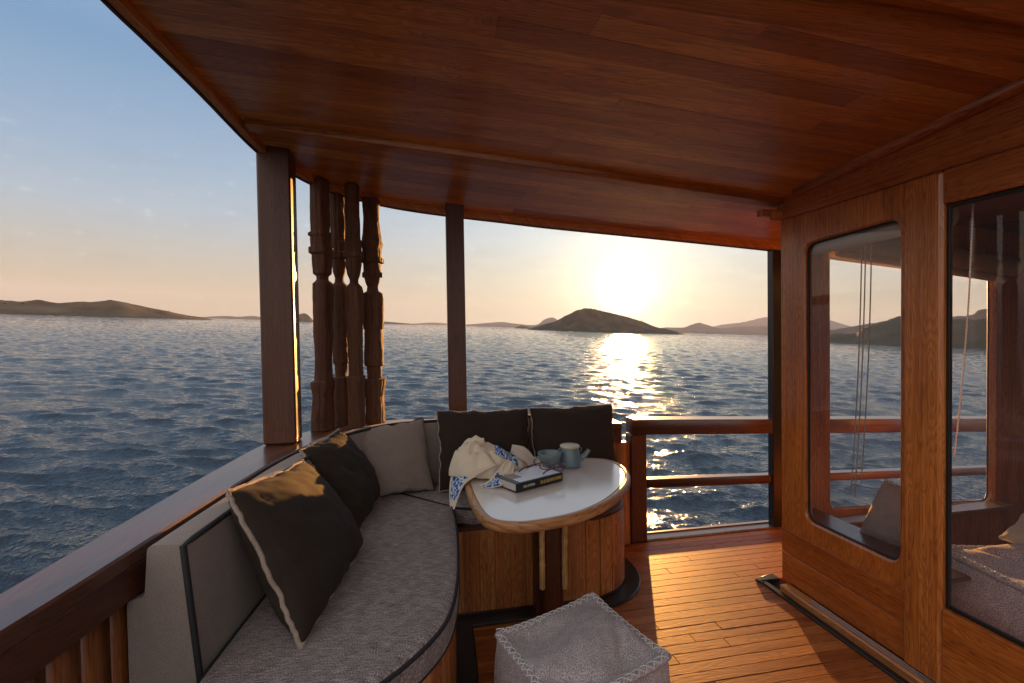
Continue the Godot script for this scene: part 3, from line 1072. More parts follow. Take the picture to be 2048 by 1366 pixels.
func make_figures() -> void:
	# y, half width, half depth, squareness, shift
	var T4 := [[0.862, 0.050, 0.05, 5.0, 0.0], [1.02, 0.048, 0.05, 5.0, 0.0], [1.10, 0.058, 0.055, 5.0, 0.0], [1.125, 0.062, 0.06, 5.0, 0.0], [1.13, 0.040, 0.04, 3.0, 0.0], [1.20, 0.042, 0.04, 3.0, 0.0], [1.205, 0.052, 0.048, 3.2, 0.0], [1.30, 0.054, 0.05, 3.2, 0.0], [1.42, 0.050, 0.046, 3.0, 0.0], [1.425, 0.056, 0.045, 4.0, 0.0], [1.47, 0.059, 0.045, 4.0, 0.0], [1.60, 0.062, 0.046, 4.0, 0.0], [1.635, 0.058, 0.045, 3.2, 0.0], [1.65, 0.034, 0.034, 2.4, 0.0], [1.675, 0.030, 0.032, 2.2, 0.0], [1.70, 0.040, 0.042, 2.2, 0.0], [1.75, 0.050, 0.052, 2.2, 0.0], [1.805, 0.048, 0.050, 2.4, 0.0], [1.815, 0.046, 0.050, 4.5, 0.0], [1.82, 0.062, 0.06, 6.0, 0.0], [1.845, 0.062, 0.06, 6.0, 0.0], [1.85, 0.050, 0.05, 5.0, 0.0], [1.90, 0.050, 0.05, 4.0, 0.0], [1.925, 0.058, 0.055, 4.0, 0.0], [1.935, 0.060, 0.055, 4.0, 0.0], [1.945, 0.056, 0.052, 3.0, 0.0], [1.99, 0.050, 0.048, 3.0, 0.0], [2.06, 0.044, 0.044, 3.0, 0.0], [2.20, 0.046, 0.046, 3.5, 0.0]]
	var T1 := [[0.862, 0.066, 0.06, 4.0, -0.012], [0.93, 0.062, 0.06, 4.5, -0.01], [1.06, 0.052, 0.055, 5.0, -0.004], [1.11, 0.064, 0.058, 5.0, -0.006], [1.13, 0.064, 0.058, 5.0, -0.006], [1.14, 0.054, 0.045, 4.0, 0.0], [1.25, 0.048, 0.045, 3.2, 0.0], [1.36, 0.056, 0.048, 3.2, 0.002], [1.50, 0.056, 0.048, 3.4, 0.002], [1.58, 0.060, 0.048, 4.0, 0.006], [1.68, 0.058, 0.048, 4.0, 0.006], [1.70, 0.034, 0.036, 2.6, 0.004], [1.72, 0.034, 0.036, 2.6, 0.004], [1.735, 0.050, 0.046, 4.5, 0.004], [1.84, 0.054, 0.046, 5.0, 0.004], [1.85, 0.066, 0.055, 6.0, 0.0], [1.88, 0.066, 0.055, 6.0, 0.0], [1.885, 0.054, 0.05, 5.0, 0.0], [1.94, 0.054, 0.05, 5.0, 0.0], [1.945, 0.062, 0.052, 6.0, -0.004], [1.96, 0.062, 0.052, 6.0, -0.004], [1.97, 0.052, 0.05, 4.0, 0.0], [2.25, 0.052, 0.05, 4.0, 0.0]]
	var T2 := [[0.862, 0.044, 0.05, 4.0, 0.0], [1.11, 0.044, 0.05, 4.5, 0.0], [1.14, 0.048, 0.05, 5.0, 0.0], [1.15, 0.032, 0.04, 3.0, 0.0], [1.22, 0.034, 0.04, 3.0, 0.0], [1.23, 0.042, 0.045, 4.0, 0.0], [1.34, 0.042, 0.045, 4.0, 0.0], [1.40, 0.040, 0.045, 4.0, 0.0], [1.41, 0.046, 0.045, 4.0, 0.0], [1.55, 0.048, 0.045, 4.0, 0.0], [1.68, 0.046, 0.045, 3.5, 0.0], [1.70, 0.026, 0.032, 2.4, 0.0], [1.725, 0.024, 0.03, 2.2, 0.0], [1.76, 0.036, 0.042, 2.2, 0.0], [1.81, 0.040, 0.044, 2.4, 0.0], [1.835, 0.038, 0.042, 3.0, 0.0], [1.84, 0.050, 0.05, 6.0, 0.0], [1.87, 0.050, 0.05, 6.0, 0.0], [1.88, 0.042, 0.045, 5.0, 0.0], [1.93, 0.046, 0.046, 5.0, 0.0], [1.94, 0.040, 0.045, 4.0, 0.0], [2.24, 0.040, 0.045, 4.0, 0.0]]
	var T3 := [[0.862, 0.046, 0.05, 4.0, 0.0], [1.08, 0.044, 0.05, 4.5, 0.0], [1.15, 0.052, 0.05, 5.0, 0.0], [1.16, 0.042, 0.04, 4.0, 0.0], [1.24, 0.040, 0.04, 3.0, 0.0], [1.36, 0.044, 0.045, 3.0, 0.0], [1.46, 0.046, 0.045, 3.5, 0.0], [1.49, 0.054, 0.045, 4.0, 0.0], [1.64, 0.054, 0.045, 4.0, 0.0], [1.665, 0.046, 0.042, 3.0, 0.0], [1.685, 0.026, 0.03, 2.2, 0.0], [1.705, 0.026, 0.03, 2.2, 0.0], [1.735, 0.040, 0.042, 2.2, 0.0], [1.79, 0.050, 0.05, 2.2, 0.0], [1.825, 0.046, 0.046, 2.5, 0.0], [1.83, 0.052, 0.052, 6.0, 0.0], [1.86, 0.052, 0.052, 6.0, 0.0], [1.87, 0.044, 0.045, 5.0, 0.0], [1.93, 0.044, 0.045, 5.0, 0.0], [1.935, 0.040, 0.042, 4.0, 0.0], [2.24, 0.038, 0.042, 4.0, 0.0]]
	figure("carved_figure", "leftmost carved wooden figure pole, nearest the corner post, with stepped ledges at its neck", Vector2(-0.508, -2.95), 0.5, 0.86, T1, false, 1)
	figure("carved_figure", "narrow carved wooden figure pole with a grooved skirt, second from the left", Vector2(-0.432, -3.085), 0.4, 0.94, T2, false, 2)
	figure("carved_figure", "carved wooden figure pole with a smooth round head, third from the left", Vector2(-0.337, -2.97), 0.35, 0.88, T3, false, 3)
	figure("carved_figure", "carved wooden figure pole with an ear standing apart at the right of the four", Vector2(-0.245, -3.10), 0.25, 1.0, T4, true, 4)

func round_rect(u0: float, u1: float, v0l: float, v0r: float, v1l: float, v1r: float, r: float) -> PackedVector2Array:
	return rounded([Vector2(u0, v0l), Vector2(u1, v0r), Vector2(u1, v1r), Vector2(u0, v1l)], r, 7)

func make_cabin() -> void:
	var o := thing("cabin", Vector3(1.92, 0, -2.35), "varnished teak cabin with rounded windows and a sliding glass door", "cabin")
	var Z := Vector3(0, 0, 1)
	var Y := Vector3.UP
	# window panel on the deck side: u runs towards the camera from z = -2.35
	var st := ST()
	grain("y")
	var hole := round_rect(0.163, 0.663, 0.421, 0.421, 1.811, 1.833, 0.06)
	holed(st, [Vector2(0, 0.322), Vector2(0.70, 0.322), Vector2(0.70, 1.964), Vector2(0, 1.964)], hole, Vector3(1.92, 0, -2.35), Z, Y, Vector3(0.045, 0, 0), 0.008)
	var wf := put(st, "window_frame", M.panel, o)
	st = ST()
	holed(st, Array(inset(hole, -0.002)), inset(hole, 0.007), Vector3(1.936, 0, -2.35), Z, Y, Vector3(0.012, 0, 0), 0.002)
	put(st, "window_seal", M.black, wf)
	st = ST()
	var gl := []
	for p in inset(hole, 0.003): gl.append(Vector3(1.945, p.y, -2.35 + p.x))
	face(st, gl, Vector3(-1, 0, 0))
	put(st, "pane", M.glass, wf)
	var k := 0
	for e in [[0.1985, 0.3195], [0.045, 0.1945]]:
		st = ST()
		grain("z")
		box2(st, Vector3(1.92, e[0], -2.35), Vector3(1.962, e[1], -1.65), 0.0012)
		put(st, "wall_board", [M.panel_d, M.panel][k], o)
		k += 1
	# sliding door
	var d := Node3D.new()
	d.name = "sliding_door"
	o.add_child(d)
	st = ST()
	grain("y")
	box2(st, Vector3(1.894, 0.045, -1.651), Vector3(1.95, 1.9635, -1.502), 0.012)
	put(st, "stile", M.panel_b, d)
	st = ST()
	grain("z")
	box2(st, Vector3(1.897, 0.045, -1.5015), Vector3(1.947, 0.347, -0.25), 0.006)
	put(st, "bottom_rail", M.panel, d)
	st = ST()
	grain("z")
	box2(st, Vector3(1.897, 1.838, -1.5015), Vector3(1.947, 1.9635, -0.25), 0.006)
	put(st, "top_rail", M.panel_d, d)
	st = ST()
	box2(st, Vector3(1.915, 0.3475, -1.5015), Vector3(1.93, 1.8375, -1.489), 0.002)
	box2(st, Vector3(1.915, 0.3475, -1.4885), Vector3(1.93, 0.362, -0.25), 0.002)
	box2(st, Vector3(1.915, 1.823, -1.4885), Vector3(1.93, 1.8375, -0.25), 0.002)
	put(st, "door_seal", M.black, d)
	st = ST()
	face(st, [Vector3(1.92, 0.355, -1.495), Vector3(1.92, 0.355, -0.25), Vector3(1.92, 1.83, -0.25), Vector3(1.92, 1.83, -1.495)], Vector3(-1, 0, 0))
	put(st, "pane", M.glass, d)
	# header and the beam end at its corner
	st = ST()
	grain("z")
	lift = func(x, z): return roof(x, z)
	var hd := ST()
	var pts := [Vector2(-2.352, 1.9645), Vector2(0.1, 1.9645), Vector2(0.1, 2.3), Vector2(-2.352, roof(1.9, -2.352) + 0.034)]
	pts[2].y = roof(1.9, 0.1) + 0.034
	lift = null
	for w in [[1.9, -1.0], [1.975, 1.0]]:
		var fp := []
		for p in pts: fp.append(Vector3(w[0], p.y, p.x))
		face(hd, fp, Vector3(w[1], 0, 0))
	for i in 4:
		var a: Vector2 = pts[i]
		var b: Vector2 = pts[(i + 1) % 4]
		face(hd, [Vector3(1.9, a.y, a.x), Vector3(1.9, b.y, b.x), Vector3(1.975, b.y, b.x), Vector3(1.975, a.y, a.x)], Vector3(0, (a.y + b.y) * 0.5 - 2.05, (a.x + b.x) * 0.5))
	put(hd, "header", M.panel_d, o)
	st = ST()
	grain("x")
	box2(st, Vector3(1.80, 1.985, -2.385), Vector3(1.899, 2.022, -2.345), 0.004)
	box2(st, Vector3(1.845, 1.962, -2.343), Vector3(1.899, 2.004, -2.306), 0.004)
	put(st, "beam_end", M.beam, o)
	# floor track of the doors
	st = ST()
	grain("z")
	box2(st, Vector3(1.862, 0.001, -2.30), Vector3(1.919, 0.044, 1.5), 0.006)
	var tr := put(st, "door_track", M.stave[2], o)
	for x in [1.884, 1.898]:
		st = ST()
		box2(st, Vector3(x - 0.003, 0.044, -2.12), Vector3(x + 0.003, 0.048, 1.5), 0.001)
		put(st, "track_strip", M.steel, tr)
	st = ST()
	box2(st, Vector3(1.83, 0.0008, -2.40), Vector3(1.8618, 0.012, 1.5), 0.003)
	put(st, "floor_strip", M.matblack, o)
	st = ST()
	prism(st, PackedVector2Array([Vector2(1.815, -2.43), Vector2(1.95, -2.47), Vector2(1.95, -2.405), Vector2(1.835, -2.405), Vector2(1.829, -2.38)]), 0.0008, 0.014, 0.004, 0.0, 2)
	put(st, "corner_plate", M.matblack, o)
	# stern wall of the cabin with its big rounded window
	var X := Vector3(1, 0, 0)
	st = ST()
	grain("y")
	hole = round_rect(0.315, 1.432, 0.386, 0.338, 1.872, 1.70, 0.06)
	holed(st, [Vector2(0.046, 0.0), Vector2(2.3, 0.0), Vector2(2.3, 1.93), Vector2(0.046, 2.06)], hole, Vector3(1.92, 0, -2.352), X, Y, Vector3(0, 0, -0.05), 0.012)
	wf = put(st, "stern_wall", M.panel, o)
	st = ST()
	gl = []
	for p in inset(hole, -0.004): gl.append(Vector3(1.92 + p.x, p.y, -2.375))
	face(st, gl, Vector3(0, 0, 1))
	put(st, "pane", M.glass, wf)
	st = ST()
	holed(st, Array(inset(hole, -0.004)), inset(hole, 0.005), Vector3(1.92, 0, -2.381), X, Y, Vector3(0, 0, -0.01), 0.002)
	put(st, "window_seal", M.black, wf)
	st = ST()
	grain("x")
	box2(st, Vector3(2.2, 0.335, -2.3515), Vector3(3.38, 0.352, -2.25), 0.006)
	put(st, "stern_sill", M.sill, wf)
	st = ST()
	grain("z")
	box2(st, Vector3(1.966, 0.392, -2.345), Vector3(2.12, 0.412, -1.56), 0.006)
	put(st, "inner_sill", M.maho, o)
	# the rest of the shell: far side, ceiling, camera-side wall
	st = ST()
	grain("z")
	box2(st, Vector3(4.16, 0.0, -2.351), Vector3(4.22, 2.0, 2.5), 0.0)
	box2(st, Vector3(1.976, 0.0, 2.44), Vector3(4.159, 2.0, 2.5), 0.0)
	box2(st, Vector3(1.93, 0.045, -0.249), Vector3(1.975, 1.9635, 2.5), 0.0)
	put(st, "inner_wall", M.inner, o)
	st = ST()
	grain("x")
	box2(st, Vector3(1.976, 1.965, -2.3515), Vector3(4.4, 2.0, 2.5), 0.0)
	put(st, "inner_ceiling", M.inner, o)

	# what hangs and lies in the cabin
	var b := thing("roller_blind", Vector3(2.8, 1.83, -2.29), "rolled grey blind with a pale bottom bar under the top of the stern window", "blind")
	st = ST()
	grain("x")
	tube(st, PackedVector3Array([Vector3(2.22, 1.862, -2.295), Vector3(3.4, 1.725, -2.295)]), 0.055, 20)
	put(st, "roll", M.roll, b)
	st = ST()
	tube(st, PackedVector3Array([Vector3(2.24, 1.795, -2.315), Vector3(3.36, 1.655, -2.315)]), 0.022, 12)
	put(st, "bottom_bar", M.thread, b)
	b = thing("roller_blind", Vector3(2.02, 1.80, -1.9), "rolled pale grey blind inside the top of the rounded side window", "blind")
	st = ST()
	tube(st, PackedVector3Array([Vector3(2.01, 1.80, -2.28), Vector3(2.01, 1.815, -1.56)]), 0.04, 18)
	put(st, "roll", M.roll, b)
	var cg := "bead chains of the cabin blinds"
	chain(Vector3(2.03, 1.79, -1.965), Vector3(2.035, 0.60, -2.03), M.chain, "dark bead chain hanging furthest left in the side window", cg)
	chain(Vector3(2.03, 1.79, -1.945), Vector3(2.035, 0.585, -2.01), M.chain, "dark bead chain hanging in the middle of the three in the side window", cg)
	chain(Vector3(2.03, 1.79, -1.915), Vector3(2.035, 0.66, -1.975), M.chain, "dark bead chain hanging furthest right in the side window", cg)
	chain(Vector3(2.0, 1.85, -1.475), Vector3(2.0, 0.9, -1.535), M.chain_w, "pale bead chain hanging behind the sliding door glass", cg)

func chain(a: Vector3, b: Vector3, mat: Material, label: String, group: String) -> void:
	var o := thing("bead_chain", a, label, "bead chain", group)
	var st := ST()
	var n := int(a.distance_to(b) / 0.012)
	var path := PackedVector3Array()
	var rad := []
	for i in n * 4 + 1:
		var f := float(i) / (n * 4)
		var p := a.lerp(b, f)
		p.z += 0.01 * sin(f * PI)
		path.append(p)
		rad.append([0.0014, 0.0030, 0.0036, 0.0030][i % 4])
	tube(st, path, rad, 6)
	put(st, "beads", mat, o)

# ---------------------------------------------------------------- seating
func seat_front() -> Array:
	return [Vector2(0.168, -2.495), Vector2(0.170, -2.34), Vector2(0.166, -2.186), Vector2(0.150, -1.939), Vector2(0.130, -1.743), Vector2(0.101, -1.585), Vector2(0.064, -1.482), Vector2(0.011, -1.397), Vector2(-0.048, -1.325), Vector2(-0.115, -1.262), Vector2(-0.21, -1.20), Vector2(-0.34, -1.16), Vector2(-0.50, -1.15)]

func plan_uv_cushion(st: SurfaceTool, pl: PackedVector2Array, y0: float, y1: float) -> void:
	gu = Vector3(1.5, 0, 0); gv = Vector3(0, 1.5, 1.5); uo = Vector2.ZERO
	prism(st, pl, y0, y1, 0.022, 0.015, 4, 0.012)

func rim_of(pl: PackedVector2Array, d: float, y: float) -> PackedVector3Array:
	var out := PackedVector3Array()
	for p in inset(pl, d): out.append(Vector3(p.x, y, p.y))
	out.append(out[0])
	return out

func staves(o: Node3D, path: PackedVector2Array, y0: float, y1: float, step: float) -> void:
	# boards set upright along a path, outside on the path's left
	var cv := Curve2D.new()
	for p in path: cv.add_point(p)
	var n := int(cv.get_baked_length() / step)
	var len := cv.get_baked_length() / n
	for i in n:
		var a := cv.sample_baked(i * len + 0.0008)
		var b := cv.sample_baked((i + 1) * len - 0.0008)
		var t := (b - a).normalized()
		var nn := Vector2(-t.y, t.x) * 0.02
		var st := ST()
		grain("y")
		prism(st, PackedVector2Array([a, b, b + nn, a + nn]), y0, y1, 0.0, 0.0)
		put(st, "stave", M.stave[(rng.randi() >> 3) % 4], o)

func along(path: PackedVector2Array, y0: float, y1: float, off0: float, off1: float, bev: float) -> SurfaceTool:
	var st := ST()
	grain("x")
	var a := PackedVector2Array()
	var b := PackedVector2Array()
	for i in path.size():
		var t := (path[mini(i + 1, path.size() - 1)] - path[maxi(i - 1, 0)]).normalized()
		var nn := Vector2(-t.y, t.x)
		a.append(path[i] + nn * off0)
		b.append(path[i] + nn * off1)
	strip_along(a, b, st, y0, y1, bev)
	return st

func make_bench() -> void:
	var o := thing("bench", Vector3(0.1, 0, -2.3), "built-in corner bench with upright teak staves and a rounded end under the table", "bench")
	# outline of the base from the near end round to the stern, its outside to the right of the direction it runs
	var lf := seat_front()
	lf.reverse()
	var l2 := inset_open(crv(lf, 4), 0.035)
	var left := PackedVector2Array()
	for p in l2:
		if p.y > -2.44: left.append(p)
	left.append(Vector2(left[-1].x, -2.43))
	var right := PackedVector2Array([Vector2(left[-1].x, -2.43)])
	for i in 12: right.append(Vector2(lerpf(left[-1].x + 0.02, 0.84, i / 11.0), -2.43))
	for i in range(1, 13):
		var a := PI / 2 * i / 12.0
		right.append(Vector2(0.84 + 0.29 * sin(a), -2.72 + 0.29 * cos(a)))
	right.append(Vector2(1.13, -2.90))
	right.append(Vector2(1.13, -3.03))
	staves(o, left, 0.03, 0.425, 0.075)
	staves(o, right, 0.03, 0.425, 0.075)
	put(along(left, 0.392, 0.4285, 0.010, -0.03, 0.004), "top_band", M.maho_dull, o)
	put(along(right, 0.385, 0.442, 0.010, -0.03, 0.004), "top_band", M.maho_dull, o)
	put(along(left, 0.012, 0.05, 0.014, -0.02, 0.004), "skirting", M.maho, o)
	put(along(right, 0.012, 0.05, 0.014, -0.02, 0.004), "skirting", M.maho, o)
	put(along(left, 0.001, 0.016, 0.105, -0.05, 0.006), "plinth", M.matblack, o)
	put(along(right, 0.0005, 0.0155, 0.105, -0.05, 0.006), "plinth", M.matblack, o)
	# solid core that carries the cushions
	var st := ST()
	var core := PackedVector2Array()
	for p in inset_open(left, 0.03): core.append(p)
	for p in inset_open(right, 0.03): core.append(p)
	core.append(Vector2(-0.45, -3.0)); core.append(Vector2(-0.62, -2.3)); core.append(Vector2(-0.70, -1.2))
	prism(st, core, 0.02, 0.4275)
	put(st, "core", M.hull, o)

	# seat cushions
	o = thing("seat_cushion", Vector3(-0.2, 0.43, -2.0), "long grey woven seat cushion with black piping along the left side of the bench", "seat cushion", "grey seat cushions of the bench")
	var pl := PackedVector2Array()
	for p in crv(seat_front(), 4): pl.append(p)
	for p in [Vector2(-0.53, -1.16), Vector2(-0.56, -1.35), Vector2(-0.535, -1.6), Vector2(-0.465, -2.2), Vector2(-0.42, -2.5), Vector2(-0.36, -2.82), Vector2(-0.28, -2.93), Vector2(-0.1, -2.774)]: pl.append(p)
	st = ST()
	plan_uv_cushion(st, pl, 0.43, 0.53)
	put(st, "cover", M.seat, o)
	st = ST()
	tube(st, rim_of(pl, 0.002, 0.519), 0.0065, 7, false)
	tube(st, rim_of(pl, 0.002, 0.440), 0.005, 6, false)
	put(st, "piping", M.pipe_b, o)
	o = thing("seat_cushion", Vector3(0.5, 0.43, -2.7), "grey seat cushion with black piping at the stern, half hidden under the table", "seat cushion", "grey seat cushions of the bench")
	pl = PackedVector2Array([Vector2(0.176, -2.492), Vector2(0.27, -2.45), Vector2(0.40, -2.47), Vector2(0.6, -2.475), Vector2(0.82, -2.475)])
	for i in range(1, 11):
		var a := PI / 2 * i / 10.0
		pl.append(Vector2(0.82 + 0.22 * sin(a), -2.72 + 0.245 * cos(a)))
	for p in [Vector2(1.04, -2.9), Vector2(1.03, -2.99), Vector2(0.5, -3.0), Vector2(-0.2, -2.99), Vector2(-0.265, -2.945), Vector2(-0.09, -2.78)]: pl.append(p)
	st = ST()
	plan_uv_cushion(st, pl, 0.43, 0.53)
	put(st, "cover", M.seat, o)
	st = ST()
	tube(st, rim_of(pl, 0.002, 0.519), 0.0065, 7, false)
	tube(st, rim_of(pl, 0.002, 0.440), 0.005, 6, false)
	put(st, "piping", M.pipe_b, o)

	# back cushions
	var ic := crv(rail_in, 8)
	var p1 := PackedVector2Array()
	var p2 := PackedVector2Array()
	for p in ic:
		if p.y < -1.42 and p.y > -2.44 and p.x < 0: p1.append(p)
		elif p.y <= -2.50 and p.x < 1.13: p2.append(p)
	back_cushion(p1, 0.862, 0.116, 0.152, 0.445, "taupe back cushion along the left rail, its near end showing a black piped edge")
	back_cushion(p2, 0.885, 0.095, 0.16, 0.533, "curved taupe back cushion wrapping the stern corner below the carved poles")

func inset_open(pl: PackedVector2Array, d: float) -> PackedVector2Array:     # shifted to the left of the direction it runs
	var out := PackedVector2Array()
	for i in pl.size():
		var t := (pl[mini(i + 1, pl.size() - 1)] - pl[maxi(i - 1, 0)]).normalized()
		out.append(pl[i] + Vector2(t.y, -t.x) * d)
	return out

func back_cushion(path: PackedVector2Array, top: float, ft: float, fb: float, low: float, label: String) -> void:
	var o := thing("back_cushion", Vector3(path[0].x, 0.53, path[0].y), label, "back cushion", "taupe back cushions round the bench")
	# n is measured to the inside of the rail
	var raw := [Vector2(-0.028, low), Vector2(-0.028, 0.722), Vector2(0.016, 0.728), Vector2(0.026, top), Vector2(ft, top), Vector2(fb, low)]
	var sec := PackedVector2Array()
	for q in rounded(raw, 0.016, 4): sec.append(Vector2(-q.x, q.y))
	var st := ST()
	gu = Vector3(2, 0, 2); gv = Vector3(0, 2, 0)
	sweep(st, path, sec)
	put(st, "cover", M.taupe, o)
	var l := [Vector2(-ft + 0.002, top - 0.004), Vector2(-fb, low + 0.012)]
	st = ST()
	var run := PackedVector3Array()
	for i in path.size():
		var t := (path[mini(i + 1, path.size() - 1)] - path[maxi(i - 1, 0)]).normalized()
		var q: Vector2 = path[i] + Vector2(t.y, -t.x) * l[0].x
		run.append(Vector3(q.x, l[0].y, q.y))
	for e in [0, -1]:
		var t := (path[1] - path[0]).normalized() if e == 0 else (path[-1] - path[-2]).normalized()
		var c: Vector2 = path[e] + Vector2(t.y, -t.x) * l[1].x
		var q := Vector3(c.x, l[1].y, c.y)
		if e == 0: run.insert(0, q)
		else: run.append(q)
	tube(st, run, 0.0085, 7)
	put(st, "piping", M.pipe_b, o)

func make_pillow(label: String, group: String, c: Array, thick: float, sd: int, mat: Material, pmat: Material, wr := 0.006, seam := 0.006) -> void:
	var o := thing("throw_pillow", ((c[2] + c[3]) * 0.5), label, "pillow", group)
	var p := pillow(c, thick, sd, wr, seam)
	put(p[0], "cover", mat, o)
	put(p[1], "seam", pmat, o)

func make_pillows() -> void:
	var g := "charcoal throw pillows on the bench"
	make_pillow("large charcoal pillow nearest the viewer, leaning on the left back cushion with a pale seam", g, [Vector3(-0.56, 0.93, -1.62), Vector3(-0.475, 0.865, -2.22), Vector3(-0.225, 0.54, -2.11), Vector3(-0.325, 0.535, -1.45)], 0.20, 3, M.char, M.pipe, 0.007, 0.008)
	make_pillow("second charcoal pillow on the left, its crumpled top lit orange by the sun", g, [Vector3(-0.505, 0.885, -2.33), Vector3(-0.405, 0.895, -2.74), Vector3(-0.195, 0.54, -2.74), Vector3(-0.26, 0.54, -2.22)], 0.20, 9, M.char, M.pipe, 0.010, 0.008)
	make_pillow("taupe pillow with a dark seam in the corner of the bench", "", [Vector3(-0.35, 0.885, -2.79), Vector3(0.035, 0.905, -2.90), Vector3(0.085, 0.54, -2.74), Vector3(-0.27, 0.54, -2.66)], 0.13, 14, M.taupe2, M.pipe_b, 0.005, 0.004)
	make_pillow("charcoal pillow behind the white scarf, left of the pair at the stern", g, [Vector3(0.112, 0.95, -2.86), Vector3(0.640, 0.94, -2.87), Vector3(0.625, 0.55, -2.68), Vector3(0.11, 0.55, -2.68)], 0.19, 22, M.char, M.pipe, 0.006, 0.005)
	make_pillow("charcoal pillow behind the teapot, right of the pair at the stern", g, [Vector3(0.652, 0.942, -2.86), Vector3(1.165, 0.945, -2.86), Vector3(1.12, 0.55, -2.68), Vector3(0.635, 0.55, -2.68)], 0.19, 27, M.char, M.pipe, 0.006, 0.005)
	make_pillow("taupe pillow standing inside the cabin behind the rounded window", "", [Vector3(2.13, 0.68, -1.94), Vector3(2.16, 0.68, -1.76), Vector3(2.12, 0.41, -1.76), Vector3(2.08, 0.41, -2.02)], 0.16, 31, M.taupe2, M.linen, 0.006, 0.006)

# ---------------------------------------------------------------- pouf
func make_pouf(called: String, label: String, c: Array, top: float, sd: int) -> void:
	var m: Vector3 = (c[0] + c[1] + c[2] + c[3]) * 0.25
	var o := thing(called, Vector3(m.x, 0, m.z), label, "pouf", "grey linen poufs")
	var nz := FastNoiseLite.new()
	nz.seed = sd; nz.frequency = 1.7; nz.fractal_octaves = 1
	var P := func(a: float, b: float, y: float, swell: float) -> Vector3:
		var e: Vector3 = c[0].lerp(c[1], a).lerp(c[3].lerp(c[2], a), b)
		var q := Vector3(e.x, y, e.z)
		var k := Vector3(m.x, y, m.z)
		return k + (q - k) * (1.0 + swell)
	var st := ST()
	var n := 40
	var rows := []
	var uvs := []
	for i in n + 1:
		var row := PackedVector3Array()
		var ur := PackedVector2Array()
		for j in n + 1:
			var a := float(j) / n
			var b := float(i) / n
			var q := 4.0 * a * (1 - a)
			var s := 4.0 * b * (1 - b)
			var y := top - 0.012 * (1.0 - q * s) + 0.020 * pow(q * s, 0.5)
			y += (0.034 * nz.get_noise_2d(a * 0.8, b * 0.8) - 0.050 * maxf(0.0, 0.16 - absf(nz.get_noise_2d(a * 0.42 + 3.0, b * 0.42 + 1.0))) * 2.0) * minf(1.0, q * s * 3.0)
			y += 0.012 * (pow(absf(a - 0.5) * 2.0, 6.0) * pow(absf(b - 0.5) * 2.0, 6.0))
			row.append(P.call(a, b, y, -0.03 * q * (1.0 - s) - 0.03 * s * (1.0 - q)))
			ur.append(Vector2(a, b) * 0.8)
		rows.append(row)
		uvs.append(ur)
	grid(st, rows, (c[1] - c[0]).cross(c[3] - c[0]).y > 0.0, uvs, 1)
	put(st, "top", M.linen, o)
	# the stitched ridge round the top, and the sides
	var rim := PackedVector3Array()
	for j in n: rim.append(rows[0][j])
	for i in n: rim.append(rows[i][n])
	for j in n: rim.append(rows[n][n - j])
	for i in n: rim.append(rows[n - i][0])
	rim.append(rim[0])
	st = ST()
	gu = Vector3(2, 0, 2); gv = Vector3(0, 2, 0)
	tube(st, rim, 0.012, 8, false)
	put(st, "ridge", M.linen, o)
	st = ST()
	var side := []
	var suv := []
	for k in 25:
		var f := float(k) / 24
		var row := PackedVector3Array()
		var ur := PackedVector2Array()
		for i in rim.size():
			var p: Vector3 = rim[i]
			var y := lerpf(p.y, 0.004, f)
			var d := Vector3(p.x - m.x, 0, p.z - m.z)
			var edge := minf(1.0, 2.4 * sin(PI * fposmod(float(i) / n, 1.0)))
			var sw := 0.10 * sin(PI * pow(f, 0.8)) * (0.35 + 0.65 * edge) + 0.035 * nz.get_noise_2d(i * 0.02, f * 0.7 + 9.0) * sin(PI * f) - 0.06 * f * f
			row.append(Vector3(m.x, y, m.z) + d * (1.0 + sw))
			ur.append(Vector2(float(i) / n * 0.8, f * 0.8))
		side.append(row)
		suv.append(ur)
	grid(st, side, (c[1] - c[0]).cross(c[3] - c[0]).y < 0.0, suv, 1)
	put(st, "sides", M.linen, o)
	st = ST()
	var per := 3
	var r2 := RandomNumberGenerator.new()
	r2.seed = sd
	for i in range(0, rim.size() - 1 - per, per):
		var a := rim[i]
		var b := rim[i + per]
		var t := (b - a).normalized()
		var outw := Vector3(t.z, 0, -t.x)
		if outw.dot(a - m) < 0: outw = -outw
		for s in [-1.0, 1.0]:
			var path := PackedVector3Array()
			for k in 7:
				var f := k / 6.0
				var g := (f - 0.5) * 2.2
				var q := a.lerp(b, f if s > 0 else 1.0 - f)
				path.append(q + outw * sin(g) * 0.0145 + Vector3.UP * cos(g) * 0.0142 + Vector3(r2.randf(), r2.randf(), r2.randf()) * 0.0012)
			tube(st, path, 0.0019, 4, false)
	put(st, "stitching", M.thread, o, "", "stuff")

